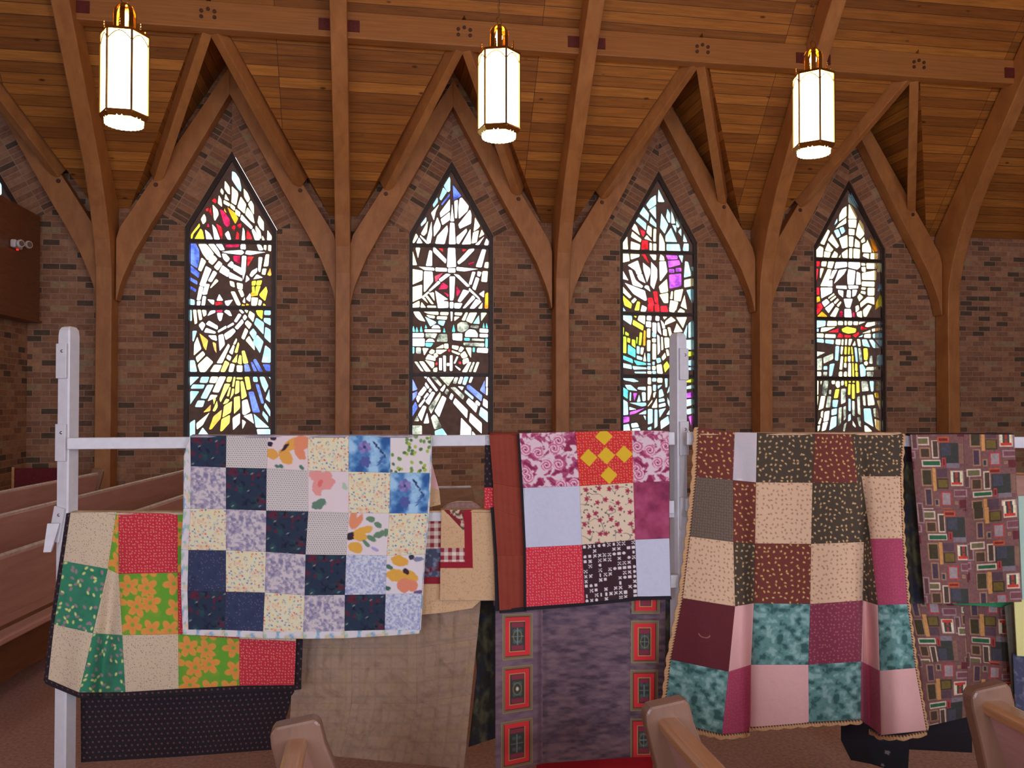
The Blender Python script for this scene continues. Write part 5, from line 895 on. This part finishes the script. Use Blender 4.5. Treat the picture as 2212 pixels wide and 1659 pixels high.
Q('binding', [[(931, 943), (933, 944)], [(928, 1022), (932, 1023)], [(923, 1109), (927, 1110)], [(917, 1198), (919, 1198)], [(907, 1361), (909, 1361)]], [['pastel']]*4, g2, off=.088, fold=fold2)
inv(over('back_panel', 412, 931, 941, 0, 'lav', .092, g2, drop=.12), g2)
# a pink-beige corner of its back half that shows behind the right edge
Q('back_corner', [[(925, 985), (933, 1000)], [(925, 1050), (949, 1060)], [(918, 1098), (952, 1090)]], [['plp'], ['beige']], g2, off=-.02)
# quilt 3: small beige and burgundy
g3 = empty('folded_quilt', onrack(990, 1102, 0), label='small beige quilt with burgundy and gingham border folded over the lower rail', cat='quilt')
Q('quilt_top', [[(953, 1102), (1061, 1101)], [(950, 1297), (1071, 1297)]], [['q3']], g3, off=.035, sizes={(0, 0): (118, 196)}, fold=lambda X, Y: .006*np.sin(X/19))
Q('under_fold', [[(914, 1104), (956, 1103)], [(910, 1262), (956, 1262)]], [['q3b']], g3, off=.012, sizes={(0, 0): (44, 162)})
Q('under_fold', [[(910, 1262), (956, 1262), (1040, 1296)], [(911, 1328), (956, 1324), (1020, 1314)]], [['beige', 'beige']], g3, off=.008)
inv(over('back_panel', 953, 1061, 1103, 0, 'beige', .035, g3, drop=.15), g3)
# quilt 4: large tan, low
g4 = empty('quilted_blanket', onrack(830, 1290, 0), label='large plain tan puckered quilt hanging low behind the blue patchwork quilt', cat='quilt')
def foldt(X, Y):
    u = (X*.7+Y*.7); v = (X*.75-Y*.6)
    k = np.clip((Y-1385)/60, 0, 1); return .012*np.sin(X/38)+k*(.016*np.abs(np.sin(u/58+1.2*np.sin(Y/70)))+.014*np.abs(np.sin(v/66+np.sin(X/60))))+.010*(fb(X, Y, 26, 131)-.5)*2+.005*np.abs(np.sin(X/11+Y/160))
Q('quilt_top', [[(640, 1290), (760, 1288), (900, 1286), (1040, 1284)], [(634, 1400), (760, 1400), (900, 1400), (1031, 1380)], [(628, 1520), (760, 1520), (900, 1520), (1018, 1500)], [(622, 1622), (735, 1635), (870, 1648), (1002, 1662)]], [['tan']*3]*3, g4, off=-.07, fold=foldt, matl=M_puck)
inv(over('back_panel', 640, 1040, 1288, 0, 'tan', -.07, g4, drop=.08), g4)
# quilt 5: dark olive strip
g5 = empty('dark_quilt', onrack(1050, 1290, 0), label='narrow dark olive and navy floral quilt hanging between the tan and purple quilts', cat='quilt')
Q('quilt_top', [[(1020, 1288), (1080, 1288)], [(1030, 1450), (1078, 1450)], [(1012, 1614), (1078, 1592)]], [['olive'], ['olive']], g5, off=-.17, fold=lambda X, Y: .015*np.sin(X/9))
# quilt 6: rust and rose
g6 = empty('patchwork_quilt', onrack(1250, 935, 0), label='pink rose, white and red patchwork quilt with yellow diamonds and a rust band, top rail', cat='quilt', group='patchwork quilts on the rack')
r6 = [[(1122, 936), (1243, 933), (1365, 930), (1444, 931)], [(1130, 1054), (1252, 1050), (1368, 1043), (1446, 1039)], [(1136, 1183), (1257, 1177), (1372, 1166), (1446, 1163)], [(1137, 1311), (1263, 1302), (1377, 1290), (1449, 1289)]]
fold6 = lambda X, Y: .012*np.clip((Y-930)/380, 0, 1)*np.sin((X-1120)/70)+.003*np.sin(X/17)
Q('quilt_top', r6, [['rose', 'diam', 'rose'], ['wblue', 'cfl', 'mauve'], ['redt', 'motif', 'wblue']], g6, off=.075, fold=fold6)
Q('rust_band', [[(1057, 940), (1120, 938)], [(1065, 1044), (1127, 1054)], [(1067, 1099), (1130, 1120)], [(1074, 1200), (1133, 1200)], [(1079, 1319), (1135, 1313)]], [['rust']]*4, g6, off=.06, fold=lambda X, Y: .006*np.sin(X/14))
Q('binding', [[(1118, 938), (1124, 937)], [(1125, 1054), (1132, 1054)], [(1131, 1183), (1138, 1183)], [(1132, 1312), (1139, 1312)]], [['black']]*3, g6, off=.074)
Q('binding', [[(1137, 1310), (1263, 1301), (1377, 1289), (1450, 1288)], [(1136, 1319), (1263, 1309), (1377, 1297), (1451, 1295)]], [['black']*3], g6, off=.072)
Q('binding', [[(1079, 1317), (1137, 1311)], [(1079, 1325), (1138, 1321)]], [['black']], g6, off=.058)
Q('under_fold', [[(1048, 941), (1060, 941)], [(1046, 1053), (1067, 1053)]], [['blackdot']], g6, off=.052); Q('under_fold', [[(1046, 1053), (1067, 1053)], [(1046, 1100), (1069, 1100)]], [['red']], g6, off=.052)
Q('under_fold', [[(1060, 1096), (1069, 1096)], [(1068, 1200), (1076, 1200)], [(1070, 1320), (1081, 1320)]], [['black']]*2, g6, off=.058)
inv(over('back_panel', 1058, 1443, 936, 0, 'rust', .06, g6, drop=.3), g6)
# quilt 7: purple-grey with framed red panels
g7 = empty('panel_quilt', onrack(1255, 1300, 0), label='purple grey quilt with red framed panels down both sides hanging under the rose quilt', cat='quilt')
yy0 = 1268
lb = [(15, 1326-yy0, 81, 1424-yy0, 0), (15, 1439-yy0, 80, 1539-yy0, 1), (13, 1556-yy0, 80, 1658-yy0, 2)]; rb = [(4, 1232-yy0, 64, 1327-yy0, 0), (2, 1341-yy0, 62, 1435-yy0, 0), (1, 1450-yy0, 61, 1539-yy0, 2), (0, 1555-yy0, 60, 1650-yy0, 0)]
P['pl'] = panels(lb, lambda X, Y, w, h: put(weave(X, Y, w, h), .35, A(120, 96, 120))); P['pr'] = panels(rb)
Q('quilt_top', [[(1070, yy0), (1172, yy0), (1361, yy0), (1438, yy0)], [(1070, 1672), (1172, 1649), (1361, 1636), (1436, 1634)]], [['pl', 'weave', 'pr']], g7, off=-.04, sizes={(0, 0): (102, 395), (0, 2): (77, 372)}, fold=lambda X, Y: .010*np.sin(X/33)+.012*np.clip((Y-1450)/150, 0, 1)*np.sin(Y/16+X/70)+.02*np.exp(-((X-1172)/8)**2))
Q('binding', [[(1438, yy0), (1448, yy0)], [(1436, 1634), (1446, 1632)]], [['olive']], g7, off=-.045)
inv(over('back_panel', 1070, 1446, yy0+2, 0, 'weave', -.04, g7, drop=.08), g7)
g7b = empty('red_cloth', onrack(1290, 1640, 0), label='bright red cloth hanging lowest below the purple grey panel quilt', cat='cloth')
Q('cloth', [[(1160, 1600), (1290, 1600), (1410, 1600)], [(1160, 1790), (1290, 1790), (1410, 1790)]], [['redc', 'redc']], g7b, off=-.09, fold=lambda X, Y: .015*np.sin(X/25))
# quilt 8: brown, cream, teal and pink on the second wing of the rack
g8 = empty('patchwork_quilt', onrack(1700, 936, 0, 2), label='large brown, cream, teal and pink patchwork quilt with leopard scalloped edge, right wing', cat='quilt', group='patchwork quilts on the rack')
r8 = [[(1509, 923), (1587, 934), (1635, 935), (1760, 937), (1840, 938), (1849, 937), (1949, 937)], [(1504, 1030), (1583, 1037), (1633, 1042), (1755, 1043), (1853, 1043), (1861, 1029), (1944, 1029)],
      [(1491, 1159), (1584, 1171), (1631, 1174), (1752, 1175), (1866, 1171), (1880, 1164), (1949, 1163)], [(1475, 1292), (1588, 1310), (1628, 1303), (1750, 1305), (1864, 1297), (1896, 1307), (1960, 1305)],
      [(1449, 1425), (1574, 1451), (1622, 1436), (1746, 1436), (1861, 1429), (1900, 1449), (1977, 1443)], [(1434, 1556), (1560, 1586), (1620, 1580), (1747, 1560), (1860, 1554), (1903, 1588), (2001, 1578)]]
def fold8(X, Y):
    t = np.clip((Y-930)/600, 0, 1); c = 1845+20*t
    return t*(.05*np.exp(-((X-(c-50))/38)**2)*.4-.10*np.exp(-((X-(c+12))/15)**2)+.05*np.exp(-((X-(c+75))/40)**2)+.03*np.exp(-((X-1520)/45)**2)-.05*np.exp(-((X-1603)/20)**2))+.004*np.sin(X/31)
Q('quilt_top', r8, [['brd', 'lpl', 'dkd', 'brd', 'dkd', 'dkd'], ['gty', 'brd', 'clf', 'dkd', 'dkd', 'clf'], ['clf', 'dkd', 'brd', 'clf', 'dkd', 'rsp'], ['mar', 'plp', 'tlm', 'brg', 'plp', 'tlm'], ['tlm', 'rsp', 'plp', 'tlm', 'rsp', 'plp']], g8, off=.08, sec=2, fold=fold8)
def scal(pts, dx, dy, n=8, a=3.6):
    """an edging line with small scallops on its outer side"""
    o0 = []; o1 = []
    for (p, q) in zip(pts, pts[1:]):
        L = math.hypot(q[0]-p[0], q[1]-p[1]); k = max(2, int(L/6))
        for i in range(k):
            t = i/k; x = p[0]+(q[0]-p[0])*t; y = p[1]+(q[1]-p[1])*t; s = a*abs(math.sin((x+y)/8.5)); l = math.hypot(dx, dy)
            o0.append((x, y)); o1.append((x+dx+dx/l*s, y+dy+dy/l*s))
    o0.append(pts[-1]); o1.append((pts[-1][0]+dx, pts[-1][1]+dy)); return [o0, o1]
le = [(1509, 923), (1504, 1030), (1491, 1159), (1475, 1292), (1449, 1425), (1434, 1556)]
def trimq(pts, dx, dy, off=.076):
    r = scal(pts, dx, dy); Q('scalloped_trim', [list(q) for q in zip(*r)], [['leop']]*(len(r[0])-1), g8, off=off, sec=2, fold=fold8)
trimq(le, -8, 0)
trimq([(1434, 1556), (1560, 1586), (1620, 1580)], 0, 9); trimq([(1620, 1570), (1747, 1560), (1860, 1554)], 0, 7); trimq([(1880, 1575), (1903, 1588), (1950, 1588), (2001, 1578)], 0, 8); trimq([(1949, 937), (1944, 1029), (1949, 1163), (1960, 1305), (1977, 1443), (2001, 1578)], 4, 0)
inv(over('back_panel', 1512, 1948, 936, 0, 'clf', .08, g8, sec=2, drop=.2), g8)
# quilt 9: geometric print
g9 = empty('printed_quilt', onrack(2080, 942, 0, 2), label='mauve quilt printed with small framed squares, right of the brown patchwork quilt', cat='quilt')
Q('quilt_top', [[(1966, 939), (2080, 938), (2191, 939)], [(1980, 1100), (2085, 1100), (2198, 1090)], [(1997, 1304), (2095, 1304), (2207, 1300)]], [[lambda X, Y, w, h: geo(X-8, Y-6, w, h), lambda X, Y, w, h: geo(X+108, Y-6, w, h)], [lambda X, Y, w, h: geo(X-8, Y+150, w, h), lambda X, Y, w, h: geo(X+106, Y+150, w, h)]], g9, off=.085, sec=2, fold=lambda X, Y: .012*np.sin((X-Y*.15)/26)*np.clip((Y-940)/150, 0, 1))
Q('shaded_fold', [[(1953, 945), (1968, 944)], [(1952, 1100), (1982, 1100)], [(1958, 1304), (1998, 1304)]], [['olive'], ['olive']], g9, off=.02, sec=2)  # shade on the turned-back print painted as dark olive cloth
inv(over('rail_fold', 1966, 2191, 938, 0, 'motif', .085, g9, sec=2, drop=.1), g9)
Q('back_panel', [[(1950, 1290), (2080, 1290), (2185, 1290)], [(1985, 1430), (2090, 1430), (2190, 1440)], [(2003, 1569), (2086, 1550), (2190, 1520)]], [['geof', 'geof']]*2, g9, off=-.03, sec=2, fold=lambda X, Y: .012*np.sin(X/24))
Q('green_hem', [[(2055, 1303), (2120, 1297), (2194, 1290)], [(2060, 1306), (2120, 1309), (2194, 1314)]], [['green', 'green']], g9, off=.0, sec=2)
g10 = empty('black_cloth', onrack(1950, 1560, 0, 2), label='black cloth with pale flowers hanging lowest under the two right-hand quilts', cat='cloth')
Q('cloth', [[(1817, 1540), (1880, 1540), (1962, 1540), (1963, 1540), (2100, 1535)], [(1817, 1600), (1880, 1600), (1962, 1600), (1963, 1585), (2100, 1580)], [(1838, 1642), (1880, 1650), (1961, 1675), (1964, 1619), (2100, 1626)]], [['black', 'blackfl', 'black', 'black']]*2, g10, off=-.06, sec=2, sizes={(1, 1): (82, 70), (0, 1): (82, 60)})
P['blackfl'] = lambda X, Y, w, h: 0
g11 = empty('pale_blue_cloth', onrack(2230, 1075, 0, 2), label='pale blue cloth at the right edge beside the printed quilt', cat='cloth')
Q('cloth', [[(2199, 1072), (2290, 1066)], [(2208, 1295), (2290, 1295)]], [['ltblue']], g11, off=.07, sec=2)
g12 = empty('cream_cloth', onrack(2230, 1295, 0, 2), label='cream cloth with a straight edge at the right border, under the pale blue cloth', cat='cloth')
Q('cloth', [[(2190, 1290), (2290, 1286)], [(2197, 1417), (2290, 1423)]], [['paper']], g12, off=.06, sec=2)
g13 = empty('navy_cloth', onrack(2230, 1420, 0, 2), label='navy mottled cloth below the cream cloth at the right border', cat='cloth')
Q('cloth', [[(2188, 1412), (2290, 1412)], [(2193, 1530), (2290, 1580)]], [['navyl']], g13, off=.04, sec=2)
Q('grey_side', [[(2170, 1310), (2196, 1300)], [(2182, 1440), (2200, 1440)], [(2186, 1500), (2200, 1500)]], [['grayc'], ['grayc']], g13, off=.02, sec=2)
# ---------------------------------------------------------------- white folding rack
rk = empty('quilt_rack', (float(RA[0]), float(RA[1]), 0), label='white painted wooden quilt rack with bolted posts and level rails', cat='rack')
def RQ(mb, name, mats, parent=rk, **kw):
    o = mb.build(name, mats, parent, **kw)
    if parent is rk: o.matrix_parent_inverse = Matrix.Translation(rk.location).inverted()
    return o
def v2(a): return Vector((float(a[0]), float(a[1]), 0))
def railpt(x, y, sec, off=0): return Vector(onrack(x, y, off, sec))
ZP = [Vector(at(147, y, 3.2)).z for y in (705, 955, 1105, 1290)]
def post(c, ztop, ang, side):
    m = MB(); w = .026; ch = .012
    prof = [(-w, -w+ch*.4), (-w+ch*.4, -w), (w-ch*.4, -w), (w, -w+ch*.4), (w, w-ch*.4), (w-ch*.4, w), (-w+ch*.4, w), (-w, w-ch*.4)]
    R = Matrix.Rotation(ang, 3, 'Z'); lv = [(0, 1), (ztop-.035, 1), (ztop-.015, .93), (ztop-.004, .72), (ztop, .4)]
    vs = [R @ Vector((x*s, y*s, 0))+Vector((c.x, c.y, z)) for z, s in lv for x, y in prof]; n = 8
    m.mesh(vs, [tuple(range(n))[::-1], tuple(range(len(vs)-n, len(vs)))]+[(i*n+k, i*n+(k+1) % n, (i+1)*n+(k+1) % n, (i+1)*n+k) for i in range(len(lv)-1) for k in range(n)])
    p = RQ(m, 'post', M_white)
    # face plates with a bolt each, on the outer front face
    fn = R @ Vector((side*1.0, 0, 0)) if False else R @ Vector((-1, 0, 0) if side < 0 else (0, -1, 0))
    ft = Vector((0, 0, 1)).cross(fn)
    for zc, hh, tilt in ((ztop-.125, .062, 0), (ztop-.415, .066, 0), (ztop-.705, .062, .13*(1 if side < 0 else 0))):
        q = MB(); M_ = Matrix((ft, Vector((0, 0, 1)), fn)).transposed(); T = Matrix.Rotation(0, 3, 'Z')
        q.box((0, 0, 0), (.046, hh*2, .010)); o = q.build('plate', M_white, rk, bevel=.002)
        o.matrix_parent_inverse = Matrix.Translation(rk.location).inverted()
        mw = M_.to_4x4(); mw.translation = Vector((c.x, c.y, zc))+fn*(w+.005)+ft*(-.014*(1 if tilt else 0)); mw = mw @ Matrix.Rotation(-tilt*1.6, 4, 'Z'); o.matrix_basis = mw
        b = MB(); b.lathe([(0, .0035), (.0035, .003), (.006, 0)], 12); bo_ = b.build('bolt', M_bolts, o, smooth=True); bo_.location = (.004, .035, .005)
    return p
PL = railpt(147, 955, 1, -.01); PR = railpt(1465, 947, 1, -.01); PE = railpt(2330, 955, 2, -.01)
zt = ZP[0]; ztr = railpt(1465, 718, 1).z
post(PL, zt, 1.117, -1); post(PR, ztr, .428, 1); post(PE, zt, PI/4, -1)
def rail(a, b, h, name='rail'):
    m = MB(); d = (b-a).normalized(); n = Vector((d.y, -d.x, 0)).normalized(); up = Vector((0, 0, 1)); t = .012
    m.prism([(-h/2, -t), (h/2, -t), (h/2, t), (-h/2, t)], lambda z, o: a+up*z+n*o, lambda z, o: b+up*z+n*o)
    return RQ(m, name, M_white, bevel=.003)
OFFR = .04
rail(railpt(147, 958, 1, OFFR), railpt(1456, 948, 1, OFFR), .041); rail(railpt(1482, 947, 2, OFFR), railpt(2320, 957, 2, OFFR), .040)
rail(railpt(160, 1127, 1, .005), railpt(1455, 1108, 1, .005), .034); rail(railpt(1478, 1093, 2, 0), railpt(2310, 1110, 2, 0), .036)
rail(railpt(160, 1302, 1, -.09), railpt(1455, 1278, 1, -.09), .040); rail(railpt(1478, 1278, 2, -.06), railpt(2310, 1302, 2, -.06), .036)
for x, y, sec in ((1447, 947, 1), (1446, 1095, 1), (1456, 1255, 1), (1491, 947, 2), (1489, 1090, 2)):      # rail ends bolted to the right post
    m = MB(); c = railpt(x, y, sec, OFFR+.006 if y < 1000 else .03)
    m.box(c, (.034, .02, .050)); RQ(m, 'rail_end', M_white, bevel=.003)
# splayed leg braces and feet
m = MB(); a = Vector((PL.x-.028, PL.y-.01, ztr-.69)); b = Vector((PL.x-.01, PL.y-.02, 0.02)); m.tube([a, Vector((PL.x-.045, PL.y-.02, ztr-.85)), b], .018, 4); 
for c in (PL, PR, PE):
    m = MB(); m.box((c.x, c.y, .02), (.09, .62, .04)); RQ(m, 'foot', M_white, bevel=.006)
    if c is not PE:
        m = MB(); s = -1 if c is PL else 1
        if s > 0: m.prism([(-.020, ztr-.72), (.020, ztr-.72), (.002, ztr-.98), (-.02, ztr-.98)], lambda x, z: Vector((c.x+.018+x, c.y-.040, z)), lambda x, z: Vector((c.x+.018+x, c.y-.028, z)))
        else: m.prism([(-.040, ztr-.70), (0, ztr-.70), (-.028, ztr-.80), (-.052, ztr-.80)], lambda x, z: Vector((c.x-.01+x, c.y-.046, z)), lambda x, z: Vector((c.x-.01+x, c.y-.034, z)))
        RQ(m, 'brace', M_white)

M_pewarm = plain('pink_varnished_wood', (.74, .52, .50), .35)
M_screen = wood_mat('screen_wood', (.30, .14, .05), (.42, .21, .08), .45, (2, 2, 9))
# ---------------------------------------------------------------- pews
def make_pew(L, name='church_pew', back_h=.86, cap=True, end0=True, end1=True, lean=.10, endmat=None, capw=.05, bot=.47, ew=1.0, face=1, railmat=None):
    """pew along +y from y = 0 to L, the sitter faces +x; origin on the floor"""
    t = empty(name); fx = face
    m = MB(); m.prism([(-.02, back_h-.02), (.02, back_h-.02), (lean+.03, bot), (lean-.01, bot)], lambda x, z: (fx*x, .02, z), lambda x, z: (fx*x, L-.02, z)); m.build('backrest', M_pew, t, bevel=.008)
    m = MB(); m.prism([(lean-.03, .40), (lean+.46, .44), (lean+.48, .41), (lean+.46, .385), (lean-.03, .36)], lambda x, z: (fx*x, .02, z), lambda x, z: (fx*x, L-.02, z)); m.build('seat', M_pew, t, bevel=.01)
    if cap:
        m = MB(); w = capw/2
        m.prism([(-w, back_h-.035), (w, back_h-.035), (w+.004, back_h-.01), (w-.006, back_h), (-w+.006, back_h), (-w-.004, back_h-.01)], lambda x, z: (x, .02, z), lambda x, z: (x, L-.02, z)); m.build('top_rail', railmat or M_pewrail, t, bevel=.005)
    if face < 0: m = MB(); m.prism([(lean+.05, .12), (lean+.09, .12), (lean+.09, .41), (lean+.05, .41)], lambda x, z: (fx*x, .04, z), lambda x, z: (fx*x, L-.04, z)); m.build('under_seat_shade', M_panel, t)  # dark sheet added to give the shade under the seats
    ep = [(.02, 0), (.015, .50), (-.032, .72), (-.060, .83), (-.063, back_h+.012), (-.052, back_h+.030), (.042, back_h+.044), (.055, back_h+.032), (.068, .83), (.112, .72), (.16, .64), (.50, .60), (.56, .55), (.56, 0)]
    ep = [(x*ew if x < .2 else x, z) for x, z in ep]
    for y, k in ((0, end0), (L-.035, end1)):
        if k:
            m = MB(); m.prism(ep, lambda x, z: (fx*x, y, z), lambda x, z: (fx*x, y+.045, z)); m.build('end_panel', endmat or M_pewend, t, bevel=.008)
    return t
# left block: rows turned a little towards the viewer, seen from behind
ca, sa = math.cos(math.radians(6.9)), math.sin(math.radians(6.9))
names = ['farthest left pew with a dark end post, behind the white rack post', 'middle pew of the left block, running behind the blue quilt', 'nearest of the left block, its back reaching the left edge']
for i, (off, y0, y1) in enumerate(((-4.17, 3.0, 9.38), (-3.33, 3.0, 10.3), (-2.47, 3.2, 10.3))):
    p = make_pew(y1-y0, lean=.06, capw=.022, end0=False, face=-1, railmat=M_pewhighlight, bot=.50)
    p.location = (off*ca+y0*sa, -off*sa*0+y0*ca-off*sa, 0); p.rotation_euler = (0, 0, -math.radians(6.9))
    tag(p, 'pinkish wooden pew, '+names[i], 'pew', 'pews of the left block')
# near pews, low in the picture; they run back towards the viewer
nl = ['near wooden pew with a rounded end panel, in front of the tan quilt', 'near wooden pew with a shiny golden rail, in front of the brown patchwork quilt', 'near wooden pew with a rounded rail at the right, in front of the printed quilt']
for i, (px_, py_) in enumerate(((644, 1538), (1436, 1497), (2126, 1464))):
    u, w, z = ray(px_, py_); t = (.90-EYE)/z; X, Y = u*t, w*t
    p = make_pew(2.6, back_h=.85, endmat=M_pewend, lean=.12, capw=(.045, .052, .06)[i])
    p.rotation_euler = (0, 0, 0); p.location = (X, Y-2.6, 0)
    tag(p, nl[i], 'pew', 'near pews')
# far pew ends seen between the blue and the rose quilt
p = empty('pew_screen', label='low brown wooden pew screen between the blue and rose quilts', cat='screen')
u, w, z = ray(986, 1050); sw = 7.9/w; p.location = (u*sw, 7.9, 0); ht = EYE+z*sw
m = MB(); m.prism([(-.22, 0), (-.22, ht-.02), (.15, ht-.02), (.17, ht-.10), (.21, ht-.24), (.22, 0)], lambda x, z: (x, 0, z), lambda x, z: (x, .05, z)); m.build('panel', M_screen, p, bevel=.006)
m = MB(); m.box((-.03, .02, ht-.012), (.34, .06, .016)); m.build('top_edge', M_pewhighlight, p, bevel=.004)
m = MB()
pr = [(-.17, 0), (-.17, .62), (-.15, .70), (-.10, .745), (0, .765), (.12, .76), (.19, .72), (.21, .64), (.21, 0)]
u, w, z = ray(992, 1084); t = (.765-EYE)/z
m.prism(pr, lambda x, z: (x, 0, z), lambda x, z: (x, .10, z)); o = m.build('prayer_bench', M_pewarm, bevel=.03, label='rounded pinkish bench top just above the small beige quilt', cat='bench'); o.location = (u*t, w*t, 0)
# right-hand pews behind the printed quilt
p = make_pew(2.4, lean=-.1); u, w, z = ray(2200, 1012); t = (.88-EYE)/z; p.location = (u*t+.12, w*t-.4, 0); p.rotation_euler = (0, 0, PI/2-.5); tag(p, 'wooden pew glimpsed at the right edge beside the printed quilt', 'pew')
# dark red chair by the far wall
ch = empty('upholstered_chair', label='dark red upholstered chair by the far brick wall at the left', cat='chair')
m = MB(); m.box((.0, .22, .66), (.50, .05, .46)); m.build('backrest', M_red, ch, bevel=.015)
m = MB(); m.box((0, 0, .44), (.50, .48, .09)); m.build('seat', M_red, ch, bevel=.02)
for x in (-.26, .26):
    m = MB(); m.box((x, .22, .46), (.03, .05, .90)); m.build('leg', M_pewrail, ch, bevel=.005)
    m = MB(); m.box((x, -.20, .21), (.03, .04, .42)); m.build('leg', M_pewrail, ch, bevel=.005)
u, w, z = ray(96, 1001); t = (.89-EYE)/z; s_ = 11.0/w; ch.scale = (1, 1, .94); ch.location = (u*s_, 11.0, 0); ch.rotation_euler = (0, 0, PI+.0)
